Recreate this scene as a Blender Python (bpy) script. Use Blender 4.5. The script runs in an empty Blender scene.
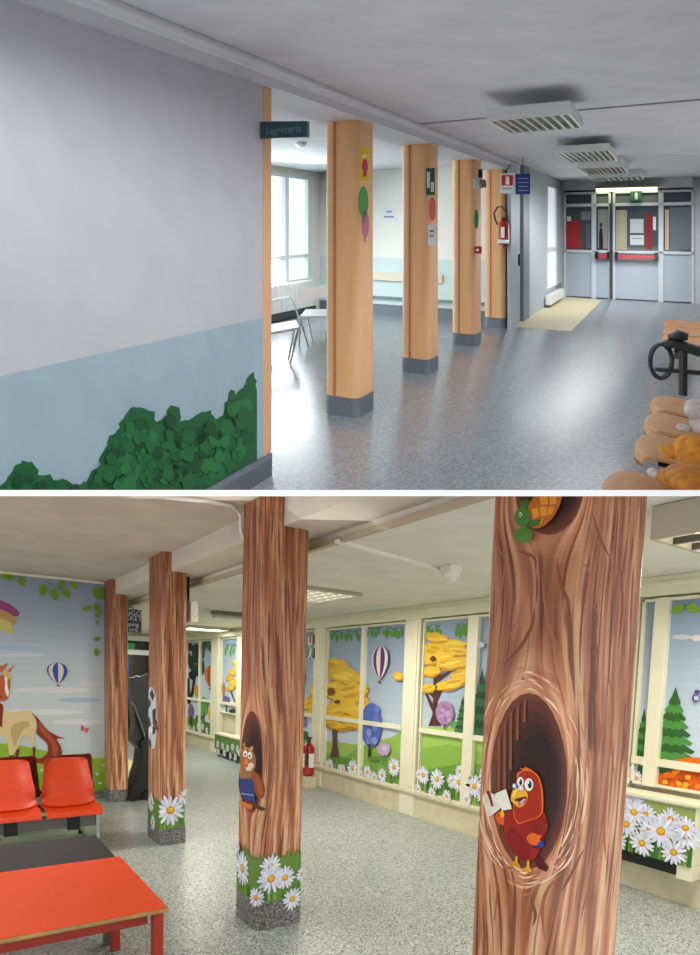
import bpy, bmesh, math, random
from mathutils import Vector, Matrix
random.seed(7)
R = random.Random(11)
S = bpy.context.scene
COL = S.collection
PI = math.pi

# ------------------------------------------------------------------ camera
FOC, PX, PY = 600.0, 350.0, 728.0            # focal length and principal point in pixels of the 700 x 955 frame
EYE = Vector((0, 0, 1.5))
_d = Vector((-207, 6472, 545.)).normalized()
_w = Vector((-410, 0, 600.)); _w.y = -(_w.x*_d.x + _w.z*_d.z)/_d.y; _w.normalize()
_X = _d.cross(_w)
if _X.x < 0: _X = -_X
_u = -_d
def cam2w(c):                                 # camera axes (right, down, forward) -> world direction
    c = Vector(c); return Vector((c.dot(_X), c.dot(_w), c.dot(_u)))
cd = bpy.data.cameras.new('camera'); cam = bpy.data.objects.new('camera', cd); COL.objects.link(cam)
r_, u_, b_ = cam2w((1,0,0)), cam2w((0,-1,0)), cam2w((0,0,-1))
cam.matrix_world = Matrix(((r_.x,u_.x,b_.x,EYE.x),(r_.y,u_.y,b_.y,EYE.y),(r_.z,u_.z,b_.z,EYE.z),(0,0,0,1)))
cd.sensor_fit = 'HORIZONTAL'; cd.sensor_width = 36; cd.lens = 36*FOC/700
cd.shift_y = (PY-477.5)/700; cd.shift_x = 0; cd.clip_start = .05; cd.clip_end = 100
S.camera = cam

# ------------------------------------------------------------------ world, exposure
wd = bpy.data.worlds.new('world'); S.world = wd; wd.use_nodes = True
bg = wd.node_tree.nodes['Background']; bg.inputs[0].default_value = (.93, .96, 1, 1); bg.inputs[1].default_value = 1.35
S.view_settings.view_transform = 'Standard'; S.view_settings.look = 'None'
S.view_settings.gamma = 1; S.view_settings.use_curve_mapping = False
S.view_settings.exposure = 0.0
S.cycles.max_bounces = 8; S.cycles.use_denoising = True

# ------------------------------------------------------------------ frames: lower hall is the world itself; the upper corridor climbs away from the eye
def FB(p): return Vector(p)
HA = 1.7
_WA = Vector((322, -502, 600.)) / math.hypot(322, 600)
_UA = Vector((_WA.z, 0, -_WA.x)); _UA.y = -502/600*_UA.z
_MA = Matrix((cam2w(_UA), cam2w(_WA), cam2w((0,-1,0)))).transposed()
_OA = EYE + cam2w((0, HA, 0)); _MAi = _MA.inverted()
def FA(p): return _OA + _MA @ Vector(p)
def ray(x, y): return cam2w((x-PX, y-PY, FOC))
def onB(ax, val, x, y):
    r = ray(x, y); t = (val-EYE[ax])/r[ax]; p = EYE + r*t; return Vector(p)
def onA(ax, val, x, y):
    r = _MAi @ ray(x, y); o = _MAi @ (EYE-_OA); t = (val-o[ax])/r[ax]; return o + r*t
CUT_N = ray(0, 493).cross(ray(700, 493)).normalized()       # plane of the white board between the two levels
if CUT_N.z < 0: CUT_N = -CUT_N

# ------------------------------------------------------------------ colour, materials
def lin(c, k=1.0):
    o = []
    for v in c[:3]:
        v = min(255, v*k)/255
        o.append(v/12.92 if v <= .04045 else ((v+.055)/1.055)**2.4)
    return (*o, 1)
MATS = {}
def mat(name, c=(200,200,200), rough=.6, metal=0, emit=None, es=1, noise=0, nscale=40, bump=0, spec=.5, coat=0, c2=None, stretch=(1,1,1), alpha=1, trans=0):
    if name in MATS: return MATS[name]
    m = bpy.data.materials.new(name); m.use_nodes = True; N = m.node_tree.nodes; L = m.node_tree.links
    b = N['Principled BSDF']; b.inputs['Base Color'].default_value = lin(c); b.inputs['Roughness'].default_value = rough
    b.inputs['Metallic'].default_value = metal; b.inputs['Specular IOR Level'].default_value = spec
    if coat: b.inputs['Coat Weight'].default_value = coat; b.inputs['Coat Roughness'].default_value = .1
    if trans: b.inputs['Transmission Weight'].default_value = trans; b.inputs['IOR'].default_value = 1.1
    if emit: b.inputs['Emission Color'].default_value = lin(emit); b.inputs['Emission Strength'].default_value = es
    if noise or bump:
        t = N.new('ShaderNodeTexCoord'); mp = N.new('ShaderNodeMapping'); mp.inputs['Scale'].default_value = stretch
        n = N.new('ShaderNodeTexNoise'); n.inputs['Scale'].default_value = nscale; n.inputs['Detail'].default_value = 4
        L.new(t.outputs['Object'], mp.inputs[0]); L.new(mp.outputs[0], n.inputs[0])
        if noise:
            cr = N.new('ShaderNodeValToRGB'); cr.color_ramp.elements[0].position = .35; cr.color_ramp.elements[1].position = .65
            cr.color_ramp.elements[0].color = lin(c2 if c2 else c, 1-noise if not c2 else 1); cr.color_ramp.elements[1].color = lin(c, 1+noise*.5 if not c2 else 1)
            L.new(n.outputs[0], cr.inputs[0]); L.new(cr.outputs[0], b.inputs['Base Color'])
        if bump:
            bp = N.new('ShaderNodeBump'); bp.inputs['Strength'].default_value = bump; bp.inputs['Distance'].default_value = .002
            L.new(n.outputs[0], bp.inputs['Height']); L.new(bp.outputs[0], b.inputs['Normal'])
    MATS[name] = m; return m
def paint_mat(name='painted_print', rough=.55):
    if name in MATS: return MATS[name]
    m = mat(name, (255,255,255), rough, spec=.3); N = m.node_tree.nodes; L = m.node_tree.links
    a = N.new('ShaderNodeAttribute'); a.attribute_name = 'Col'; L.new(a.outputs['Color'], N['Principled BSDF'].inputs['Base Color']); return m
def terrazzo(name, base, dark, light, rough, scale, big=.06, coat=0):
    m = mat(name, base, rough, coat=coat); N = m.node_tree.nodes; L = m.node_tree.links; b = N['Principled BSDF']
    t = N.new('ShaderNodeTexCoord')
    v = N.new('ShaderNodeTexVoronoi'); v.inputs['Scale'].default_value = scale; L.new(t.outputs['Object'], v.inputs[0])
    sp = N.new('ShaderNodeSeparateColor'); L.new(v.outputs['Color'], sp.inputs[0])
    cr = N.new('ShaderNodeValToRGB'); e = cr.color_ramp.elements; cr.color_ramp.interpolation = 'CONSTANT'
    e[0].position = 0; e[0].color = lin(dark); e[1].position = .2; e[1].color = lin(base)
    for p, k in ((.45, .93), (.62, 1.05), (.8, 1)):
        x = e.new(p); x.color = lin(base, k)
    x = e.new(.88); x.color = lin(light)
    L.new(sp.outputs[0], cr.inputs[0])
    n = N.new('ShaderNodeTexNoise'); n.inputs['Scale'].default_value = 1.3; n.inputs['Detail'].default_value = 3; L.new(t.outputs['Object'], n.inputs[0])
    mr = N.new('ShaderNodeMapRange'); mr.inputs[3].default_value = 1-big; mr.inputs[4].default_value = 1+big; L.new(n.outputs[0], mr.inputs[0])
    mx = N.new('ShaderNodeVectorMath'); mx.operation = 'SCALE'; L.new(cr.outputs[0], mx.inputs[0]); L.new(mr.outputs[0], mx.inputs['Scale'])
    L.new(mx.outputs[0], b.inputs['Base Color'])
    return m

# ------------------------------------------------------------------ mesh builder
class MB:
    def __init__(s, F=FB): s.F = F; s.v = []; s.f = []; s.c = []; s.uv = None; s.smooth = False
    def quadlist(s, vs, fs, col=None):
        o = len(s.v); s.v += [Vector(p) for p in vs]
        for f in fs: s.f.append([o+i for i in f]); s.c.append(col)
        return s
    def poly(s, pts, col=None): return s.quadlist(pts, [list(range(len(pts)))], col)
    def box(s, a, b, col=None, bev=0):
        x0,y0,z0 = a; x1,y1,z1 = b
        if x0>x1: x0,x1=x1,x0
        if y0>y1: y0,y1=y1,y0
        if z0>z1: z0,z1=z1,z0
        if bev:
            bm = bmesh.new(); bmesh.ops.create_cube(bm, size=1)
            bmesh.ops.scale(bm, vec=(x1-x0,y1-y0,z1-z0), verts=bm.verts); bmesh.ops.translate(bm, vec=((x0+x1)/2,(y0+y1)/2,(z0+z1)/2), verts=bm.verts)
            bmesh.ops.bevel(bm, geom=bm.edges[:], offset=bev, segments=2, affect='EDGES', profile=.5)
            bm.verts.index_update(); s.quadlist([v.co.copy() for v in bm.verts], [[v.index for v in f.verts] for f in bm.faces], col); bm.free(); return s
        return s.quadlist([(x0,y0,z0),(x1,y0,z0),(x1,y1,z0),(x0,y1,z0),(x0,y0,z1),(x1,y0,z1),(x1,y1,z1),(x0,y1,z1)],
            [(3,2,1,0),(4,5,6,7),(0,1,5,4),(1,2,6,5),(2,3,7,6),(3,0,4,7)], col)
    def hexa(s, bottom, top, col=None):
        return s.quadlist(list(bottom)+list(top), [(3,2,1,0),(4,5,6,7),(0,1,5,4),(1,2,6,5),(2,3,7,6),(3,0,4,7)], col)
    def tube(s, pts, r, n=10, col=None, closed=False):
        pts = [Vector(p) for p in pts]; rings = []; m = len(pts)
        rs = r if isinstance(r, (list, tuple)) else [r]*m
        prev = None
        for i, p in enumerate(pts):
            t = (pts[(i+1) % m]-pts[i-1]) if closed else (pts[min(i+1,m-1)]-pts[max(i-1,0)])
            t = t.normalized()
            a = prev - t*prev.dot(t) if prev is not None else t.orthogonal()
            a = a.normalized() if a.length > 1e-6 else t.orthogonal().normalized()
            prev = a; b = t.cross(a)
            rings.append([p + (a*math.cos(2*PI*k/n)+b*math.sin(2*PI*k/n))*rs[i] for k in range(n)])
        fs = []
        for i in range(m if closed else m-1):
            j = (i+1) % m
            for k in range(n): fs.append((i*n+k, i*n+(k+1)%n, j*n+(k+1)%n, j*n+k))
        if not closed: fs += [tuple(reversed(range(n))), tuple(range((m-1)*n, m*n))]
        return s.quadlist([v for rg in rings for v in rg], fs, col)
    def lathe(s, c, prof, n=20, axis=2, col=None):
        vs = []; fs = []
        for (r, h) in prof:
            for k in range(n):
                a = 2*PI*k/n; q = [r*math.cos(a), r*math.sin(a)]
                p = [0,0,0]; p[axis] = h; p[(axis+1)%3] = q[0]; p[(axis+2)%3] = q[1]
                vs.append(Vector(c)+Vector(p))
        for i in range(len(prof)-1):
            for k in range(n): fs.append((i*n+k, i*n+(k+1)%n, (i+1)*n+(k+1)%n, (i+1)*n+k))
        fs += [tuple(reversed(range(n))), tuple(range((len(prof)-1)*n, len(prof)*n))]
        return s.quadlist(vs, fs, col)
    def ball(s, c, r, seg=16, col=None, sq=(1,1,1)):
        pr = []
        vs=[]; fs=[]; m=10
        for i in range(m+1):
            th = PI*i/m
            for k in range(seg):
                a = 2*PI*k/seg
                vs.append(Vector(c)+Vector((r*sq[0]*math.sin(th)*math.cos(a), r*sq[1]*math.sin(th)*math.sin(a), r*sq[2]*math.cos(th))))
        for i in range(m):
            for k in range(seg): fs.append((i*seg+k, (i+1)*seg+k, (i+1)*seg+(k+1)%seg, i*seg+(k+1)%seg))
        return s.quadlist(vs, fs, col)
    def build(s, name, m, parent=None, base=None, cut=None, smooth=False, bev=0):
        """base: local point of the object's origin (top-level); children use their parent's origin"""
        W = [s.F(p) for p in s.v]
        if cut is not None:                                     # cut by the board plane: cut=+1 keeps what is above it
            bm = bmesh.new(); bv = [bm.verts.new(p) for p in W]; lay = bm.loops.layers.float_color.new('Col') if any(s.c) else None
            uvl = bm.loops.layers.uv.new('Flow') if s.uv else None
            for f, c in zip(s.f, s.c):
                try: bf = bm.faces.new([bv[i] for i in f])
                except ValueError: continue
                for l, i in zip(bf.loops, f):
                    if lay: l[lay] = lin(c) if c else (1,1,1,1)
                    if uvl: l[uvl].uv = s.uv[i]
            g = bm.verts[:]+bm.edges[:]+bm.faces[:]
            r = bmesh.ops.bisect_plane(bm, geom=g, plane_co=EYE, plane_no=CUT_N, clear_inner=cut > 0, clear_outer=cut < 0, dist=1e-5)
            ed = [e for e in r['geom_cut'] if isinstance(e, bmesh.types.BMEdge)]
            if ed and not lay and not uvl: bmesh.ops.holes_fill(bm, edges=ed)
            me = bpy.data.meshes.new(name); 
            org = Vector((0,0,0))
            if parent is not None: org = Vector(parent['_org'])
            elif bm.verts:
                org = s.F(base) if base is not None else sum((v.co for v in bm.verts), Vector())/len(bm.verts)
            bmesh.ops.translate(bm, vec=-org, verts=bm.verts); bmesh.ops.recalc_face_normals(bm, faces=bm.faces) if not lay else None
            bm.to_mesh(me); bm.free()
        else:
            if parent is not None: org = Vector(parent['_org'])
            elif base is not None: org = s.F(base)
            else:
                org = sum(W, Vector())/len(W); org.z = min(p.z for p in W)
            me = bpy.data.meshes.new(name); me.from_pydata([p-org for p in W], [], s.f)
            if any(s.c):
                a = me.color_attributes.new('Col', 'FLOAT_COLOR', 'CORNER'); k = 0
                for pl, c in zip(me.polygons, s.c):
                    cc = lin(c) if c else (1,1,1,1)
                    for _ in range(pl.loop_total): a.data[k].color = cc; k += 1
            else:
                bm = bmesh.new(); bm.from_mesh(me); bmesh.ops.recalc_face_normals(bm, faces=bm.faces); bm.to_mesh(me); bm.free()
            if s.uv:
                ul = me.uv_layers.new(name='Flow')
                for l in me.loops: ul.data[l.index].uv = s.uv[l.vertex_index]
        me.materials.append(m)
        if smooth: me.shade_smooth()
        o = bpy.data.objects.new(name, me); COL.objects.link(o)
        if parent is not None: o.parent = parent; o['_org'] = list(org); 
        else: o.location = org; o['_org'] = list(org)
        if smooth and not s.uv:
            mod = o.modifiers.new('smooth', 'EDGE_SPLIT'); mod.split_angle = math.radians(40)
        return o
def thing(name, label, cat, base, F=FB, group=None):
    o = bpy.data.objects.new(name, None); COL.objects.link(o); w = F(base); o.location = w; o['_org'] = list(w)
    o.empty_display_size = .1; o['label'] = label; o['category'] = cat
    if group: o['group'] = group
    return o
def tag(o, label, cat, group=None):
    o['label'] = label; o['category'] = cat
    if group: o['group'] = group
    return o
def struct(o): o['kind'] = 'structure'; return o
def lab(o, t): o['label'] = t; return o
def dup(t, delta, F, label, group=None):
    d = F(delta)-F((0,0,0)); r = t.copy(); COL.objects.link(r); r.location = t.location + d; r['label'] = label
    if group: r['group'] = group
    for c in [o for o in bpy.data.objects if o.parent == t]:
        e = c.copy(); COL.objects.link(e); e.parent = r
        for g in [o for o in bpy.data.objects if o.parent == c]:
            h = g.copy(); COL.objects.link(h); h.parent = e
    return r
def area(name, loc, size, energy, color=(1,1,1), target=None, F=FB):
    l = bpy.data.lights.new(name, 'AREA'); l.shape = 'RECTANGLE'; l.size, l.size_y = size; l.energy = energy; l.color = color
    o = bpy.data.objects.new(name, l); COL.objects.link(o); o.location = F(loc)
    tg = F(target) if target is not None else F((loc[0], loc[1], loc[2]-1))
    o.rotation_euler = (tg-o.location).to_track_quat('-Z', 'Y').to_euler(); return o
def text(body, name, F, org, ex, ez, size, m, parent, align='CENTER', off=None):
    """flat lettering turned to mesh, laid along local axes ex / ez at local point org"""
    c = bpy.data.curves.new(name, 'FONT'); c.body = body; c.size = 1; c.align_x = align; c.align_y = 'CENTER'; c.resolution_u = 2
    o = bpy.data.objects.new(name, c); COL.objects.link(o); bpy.context.view_layer.update()
    dg = bpy.context.evaluated_depsgraph_get(); me0 = o.evaluated_get(dg).to_mesh()
    mb = MB(F); ex = Vector(ex); ez = Vector(ez); org = Vector(org)
    mb.quadlist([org + ex*v.co.x*size + ez*v.co.y*size for v in me0.vertices], [list(p.vertices) for p in me0.polygons])
    o.evaluated_get(dg).to_mesh_clear(); bpy.data.objects.remove(o)
    return mb.build(name, m, parent)

# ------------------------------------------------------------------ painting on surfaces: flat art drawn in the surface's own two coordinates
class Paint:
    """shapes are 2D polygons (a, b); place(a, b, h) gives the point on the surface lifted by h"""
    def __init__(s, place, F=FB, step=.0004, bis=None): s.place = place; s.F = F; s.items = []; s.k = 0; s.step = step; s.bis = bis
    def poly(s, pts, col, up=1):
        s.k += up; s.items.append(([tuple(p) for p in pts], col, s.k)); return s
    def same(s, pts, col): s.items.append(([tuple(p) for p in pts], col, s.k))
    def ell(s, cx, cy, rx, ry, col, rot=0, n=18, up=1, jit=0):
        P = []
        for i in range(n):
            a = 2*PI*i/n; j = 1+R.uniform(-jit, jit); x = rx*math.cos(a)*j; y = ry*math.sin(a)*j
            P.append((cx+x*math.cos(rot)-y*math.sin(rot), cy+x*math.sin(rot)+y*math.cos(rot)))
        return s.poly(P, col, up)
    def mesh(s):
        mb = MB(s.F)
        for pts, col, k in s.items:
            bm = bmesh.new(); f = bm.faces.new([bm.verts.new((p[0], p[1], 0)) for p in pts]); f.normal_update()
            if len(pts) > 4 or s.bis: bmesh.ops.triangulate(bm, faces=bm.faces[:])
            if s.bis:
                lo = min(p[0] for p in pts); hi = max(p[0] for p in pts)
                for c in s.bis:
                    if lo < c < hi: bmesh.ops.bisect_plane(bm, geom=bm.verts[:]+bm.edges[:]+bm.faces[:], plane_co=(c,0,0), plane_no=(1,0,0))
            bm.verts.index_update()
            mb.quadlist([s.place(v.co.x, v.co.y, k*s.step) for v in bm.verts], [[v.index for v in f.verts] for f in bm.faces], col); bm.free()
        return mb
def crop(x0, y0, sc, pts): return soft([(x0+a/sc, y0+b/sc) for a, b in pts]) if len(pts) > 6 else [(x0+a/sc, y0+b/sc) for a, b in pts]
def soft(pts, it=2):                      # corner cutting: round brush outlines
    if len(pts) > 13: it = 1
    for _ in range(it):
        o = []
        for a, b in zip(pts, pts[1:]+pts[:1]): o += [(a[0]*.8+b[0]*.2, a[1]*.8+b[1]*.2), (a[0]*.2+b[0]*.8, a[1]*.2+b[1]*.8)]
        pts = o
    return pts
def stroke(pts, w):                       # tapered brush line
    n = len(pts); L_ = []; R_ = []
    pts = [((a[0]*(1-k/4)+b[0]*k/4), (a[1]*(1-k/4)+b[1]*k/4)) for a, b in zip(pts, pts[1:]) for k in range(4)] + [pts[-1]]
    for _ in range(3): pts = [pts[0]]+[((a[0]+b[0]*2+c[0])/4, (a[1]+b[1]*2+c[1])/4) for a, b, c in zip(pts, pts[1:], pts[2:])]+[pts[-1]]
    n = len(pts)
    for i in range(n):
        a, b = pts[max(0,i-1)], pts[min(n-1,i+1)]; d = math.hypot(b[0]-a[0], b[1]-a[1]) or 1; h = w/2*math.sin(PI*i/(n-1))**.7
        nx, ny = -(b[1]-a[1])/d*h, (b[0]-a[0])/d*h; L_.append((pts[i][0]+nx, pts[i][1]+ny)); R_.append((pts[i][0]-nx, pts[i][1]-ny))
    return L_ + R_[-2:0:-1]
def vary(c, k=.12): f = 1+R.uniform(-k, k); return tuple(min(255, v*f) for v in c)
def daisy(P, cx, cy, r, n=15, sq=1.0, rot=None, cream=(232,234,243)):
    """all in the surface's own coordinates"""
    rot = R.uniform(0, PI) if rot is None else rot
    P.k += 1
    for i in range(n):
        a = rot + 2*PI*i/n + R.uniform(-.07, .07); L = r*R.uniform(.85, 1.05); w = r*.115
        dx, dy = math.cos(a), math.sin(a)
        q = [(.25,-.5),(.6,-1.05),(.88,-.75),(1,0),(.88,.75),(.6,1.05),(.25,.5)]
        if i % 2: P.same([(cx+(dx*t*L-dy*s_*w)*sq, cy+dy*t*L+dx*s_*w) for t, s_ in q], vary(cream, .04))
    P.k += 1
    for i in range(0, n, 2):
        a = rot + 2*PI*i/n + R.uniform(-.07, .07); L = r*R.uniform(.85, 1.05); w = r*.115
        dx, dy = math.cos(a), math.sin(a)
        q = [(.25,-.5),(.6,-1.05),(.88,-.75),(1,0),(.88,.75),(.6,1.05),(.25,.5)]
        P.same([(cx+(dx*t*L-dy*s_*w)*sq, cy+dy*t*L+dx*s_*w) for t, s_ in q], vary((214,217,236), .04))
    P.ell(cx, cy, r*.27*sq, r*.24, (196,130,20)); P.ell(cx, cy+r*.03, r*.2*sq, r*.17, (240,185,40))
def leaf(P, x, y, L, ang, col=(112,158,40), w=.33):
    dx, dy = math.cos(ang), math.sin(ang)
    q = [(0,0),(.25,-.8),(.55,-.9),(.8,-.45),(1,0),(.8,.45),(.55,.9),(.25,.8)]
    P.poly([(x+dx*t*L-dy*s_*w*L, y+dy*t*L+dx*s_*w*L) for t, s_ in q], col)
    P.poly([(x,y),(x+dx*L*.95-dy*L*.02, y+dy*L*.95+dx*L*.02),(x+dx*L*.5+dy*L*.03, y+dy*L*.5-dx*L*.03)], tuple(c*.72 for c in col))
def balloon(P, cx, cy, rx, ry, c1, c2):
    """hot-air balloon, cy = centre of the envelope, b axis up"""
    P.k += 1
    n = 6
    hw = lambda t: math.sqrt(max(.015, 1-((t-.38)/.38)**2)) if t < .38 else max(.10, math.cos((t-.38)/.62*PI/2*.93)**.85)
    out = lambda t, u: (cx + u*rx*hw(t), cy + ry - 2*ry*t)
    for i in range(n):
        u0 = -1+2*i/n; u1 = -1+2*(i+1)/n; u0 = math.sin(u0*PI/2); u1 = math.sin(u1*PI/2)
        ts = [j/10 for j in range(11)]
        P.same([out(t,u0) for t in ts]+[out(t,u1) for t in reversed(ts)], c1 if i % 2 == 0 else c2)
    P.k += 1
    P.ell(cx, cy-ry*1.22, rx*.15, ry*.09, (120,60,60))
def crown(P, cx, cy, rx, ry, col, n=9, dark=.72):
    P.ell(cx, cy, rx, ry, tuple(c*dark for c in col), jit=.06, n=26)
    for i in range(n):
        a = R.uniform(0, 2*PI); q = R.uniform(.1, .62)
        P.ell(cx+rx*q*math.cos(a), cy+ry*q*math.sin(a)+ry*.08, rx*R.uniform(.2,.38), ry*R.uniform(.16,.3), vary(col, .13), jit=.1)
def pine(P, cx, base, w, h, col):
    m = 8
    for i in range(m):
        t = i/m; z0 = base + h*(.04+.86*t); ww = w*(1-t)**.8+w*.06; hh = h*.24
        pts = []
        for j in range(11):
            q = -1+2*j/10; pts.append((cx+ww*q*(1+(.08 if j % 2 else 0)), z0 + abs(q)**1.6*h*.035 - (h*.03 if j % 2 else 0)))
        pts += [(cx+ww*.5, z0+hh*.5), (cx, z0+hh), (cx-ww*.5, z0+hh*.5)]
        P.poly(pts, tuple(c*(.72 if i % 2 else 1.08) for c in col))

# ================================================================== LOWER HALL (the decorated one)
FLOOR_B = terrazzo('floor_terrazzo_green_grey', (166,173,168), (104,111,109), (204,210,205), .33, 115)
CEIL_B = mat('ceiling_plaster_warm', (214,204,186), .85, noise=.04, nscale=3, bump=.15)
CEIL_B2 = mat('ceiling_plaster_pale', (222,219,206), .85, noise=.03, nscale=3)
CREAM = mat('cream_painted_wood', (232,228,200), .5, noise=.02, nscale=5)
CREAMD = mat('cream_skirting', (214,204,170), .6, noise=.04, nscale=8)
PAINT = paint_mat()
SKIRT = terrazzo('speckled_skirting', (112,112,108), (62,62,60), (165,165,160), .5, 140)
XW, YM, YE = 4.3, 7.35, 13.2
ZL, ZS, ZR = 2.495, 2.34, 2.285

f = MB(); a0 = (-3.2, .5, 0); f.box((-3.2,.4,-.06), (5.2,YE+.2,0)); struct(f.build('floor', FLOOR_B))
def slab(pts, h, name, m, keep, F=FB, parent=None):
    mb = MB(F); mb.hexa(pts, [(p[0],p[1],p[2]+h) for p in pts]); return mb.build(name, m, parent, cut=keep)
def ceil_poly(z, xs):                          # from the board backwards to the end wall
    return [(xs[0], .2, z), (xs[1], .2, z), (xs[1], YE+.1, z), (xs[0], YE+.1, z)]
struct(slab(ceil_poly(ZL, (-3.2, 1.62)), .05, 'ceiling', CEIL_B, -1))
struct(slab(ceil_poly(ZS, (1.62, 1.93)), .19, 'ceiling', CEIL_B, -1))
struct(slab(ceil_poly(ZR, (1.93, 5.2)), .08, 'ceiling', CEIL_B2, -1))
struct(slab([(1.905,.2,ZR-.012),(1.945,.2,ZR-.012),(1.945,YE,ZR-.012),(1.905,YE,ZR-.012)], .03, 'trim_1', mat('ceiling_edge_strip',(186,168,145),.7), -1))

# mural wall, at the left behind the seats
mw = MB(); mw.box((-3.2, YM, 0), (1.60, YM+.15, ZL)); struct(mw.build('wall_back', mat('wall_plain_grey',(190,198,205),.7)))
mb = MB(); mb.box((-3.2, YM-.02, 0), (1.57, YM-.003, .10)); struct(mb.build('baseboard_back', SKIRT))
tb = MB(); tb.box((-3.2, YM-.03, ZL-.03), (1.57, YM-.003, ZL-.004)); struct(tb.build('trim_2', CREAM))
def wq(pts): return [(lambda p: (p.x, p.z))(onB(1, YM-.004, *q)) for q in pts]      # photo pixel -> (x, z) on the mural wall
P = Paint(lambda a, b, h: (a, YM-.004-h, b), step=.0003)
sky = [(0,(196,208,212)),(.45,(208,216,218)),(.62,(192,204,212)),(.8,(162,174,190)),(1,(140,150,168))]  # printed sky gradient, with some of the wall's shading mixed into its colours
def skycol(t, tab):
    for (t0,c0),(t1,c1) in zip(tab, tab[1:]):
        if t <= t1: k = (t-t0)/(t1-t0); return tuple(c0[i]+(c1[i]-c0[i])*k for i in range(3))
    return tab[-1][1]
for i in range(30):
    z0 = .1+(ZL-.13)*i/30; z1 = .1+(ZL-.13)*(i+1)/30
    P.same([(-3.2,z0),(1.575,z0),(1.575,z1),(-3.2,z1)], skycol(i/30, sky))
W = lambda pts, col: P.poly(wq(pts), col)
C2 = lambda pts, col: W(crop(0,640,5,pts), col)
for (x,y,w,h,c) in ((20,655,26,2,(205,215,225)),(52,690,40,3,(222,222,225)),(80,700,24,2.4,(170,200,218)),(40,712,45,3,(225,228,228)),(78,722,26,3,(226,226,228)),(15,648,20,2,(165,195,220)),(92,684,10,1.5,(222,214,216))):
    W([(x+w*math.cos(a*PI/9), y+h*math.sin(a*PI/9)) for a in range(18)], c)
for k, c in enumerate(((150,70,120),(190,150,90),(205,195,110))):
    o = k*9; W(soft([(-30,588+o),(0,600+o),(10,604+o),(20-k*3,612+o),(18-k*3,617+o),(8,615+o),(0,611+o),(-30,600+o)]), c)
W([(-400,735),(-60,738),(20,745),(50,752),(80,758),(106,757),(106,797),(-400,840)], (150,188,58))
W([(55,756),(75,752),(106,752),(106,758),(80,758)], (196,208,200))
W([(-60,772),(10,768),(60,776),(106,772),(106,797),(-60,815)], (126,172,44))
for x, y in ((97,774),(100,783),(92,780),(42,770),(40,790),(104,765)): W([(x+2*math.cos(a), y+1.3*math.sin(a)) for a in range(0,6)], (225,205,210))
# horse
C2([(-60,280),(0,330),(20,350),(60,365),(110,350),(150,352),(176,378),(184,430),(172,470),(172,540),(158,540),(135,475),(110,480),(85,545),(58,582),(45,580),(40,520),(10,470),(-60,480)], (228,206,150))
C2([(60,420),(140,400),(150,430),(110,450),(90,500),(70,540),(62,500),(50,460)], (205,175,115))
C2([(-60,240),(0,315),(18,325),(12,400),(12,440),(0,430),(-60,400)], (138,52,34))
C2([(150,357),(185,385),(235,450),(290,482),(330,492),(278,492),(305,530),(312,570),(285,603),(225,621),(182,614),(160,596),(210,590),(240,562),(238,520),(205,490),(180,468),(186,430),(178,390)], (146,56,36))
C2([(190,400),(240,462),(275,500),(290,545),(280,580),(240,606),(262,570),(262,530),(235,490),(196,450)], (178,84,54))
for q in ([(45,576),(70,576),(63,612),(50,612)], [(78,552),(99,541),(86,612),(76,610)], [(162,535),(178,535),(173,604),(165,602)]): C2(q, (120,50,38))
C2([(-40,190),(0,180),(20,165),(45,172),(52,215),(46,260),(42,292),(20,308),(-40,300)], (196,96,54))
C2([(20,180),(38,176),(36,230),(46,262),(38,290),(22,250),(26,215)], (245,242,240)); C2([(0,276),(8,278),(6,288),(0,288)], (60,30,25))
C2([(-10,135),(40,116),(28,140),(10,160),(-10,172)], (205,110,70)); C2([(28,158),(75,122),(52,156),(38,168)], (205,110,70)); C2([(8,172),(40,150),(50,178),(60,205),(45,195)], (225,190,110))
C2([(402,455),(408,420),(424,440),(420,452)], (200,100,110)); C2([(424,442),(446,436),(434,464),(424,460)], (205,110,80))
bc = wq([(58,671)])[0]; be = wq([(69,671)])[0]; balloon(P, bc[0], bc[1]-.02, be[0]-bc[0], .115, (58,80,175), (226,214,190))
for x, y, l, a in ((15,577,11,185),(19,576,10,-65),(44,584,11,-100),(53,588,11,-80),(62,582,8,-100),(69,582,9,-40),(63,589,10,-55),(93,592,10,25),(103,599,11,150),(95,604,10,-65),(91,607,9,200),(94,613,6,-50),(97,620,5,-95),(93,640,7,20),(96,648,8,-90),(64,585,6,120)):
    q = wq([(x,y)])[0]; leaf(P, q[0], q[1], l*.0125, math.radians(a))
for a_, b_2 in (((17,577),(21,574)),((46,582),(60,590)),((98,598),(93,612))):
    q, q2 = wq([a_, b_2]); P.poly([q, (q[0],q[1]+.008), (q2[0],q2[1]+.008), q2], (110,110,90))
tag(P.mesh().build('wall_mural', PAINT), 'large printed wall mural of horse, sky, balloon and meadow behind the orange seats', 'mural')

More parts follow.
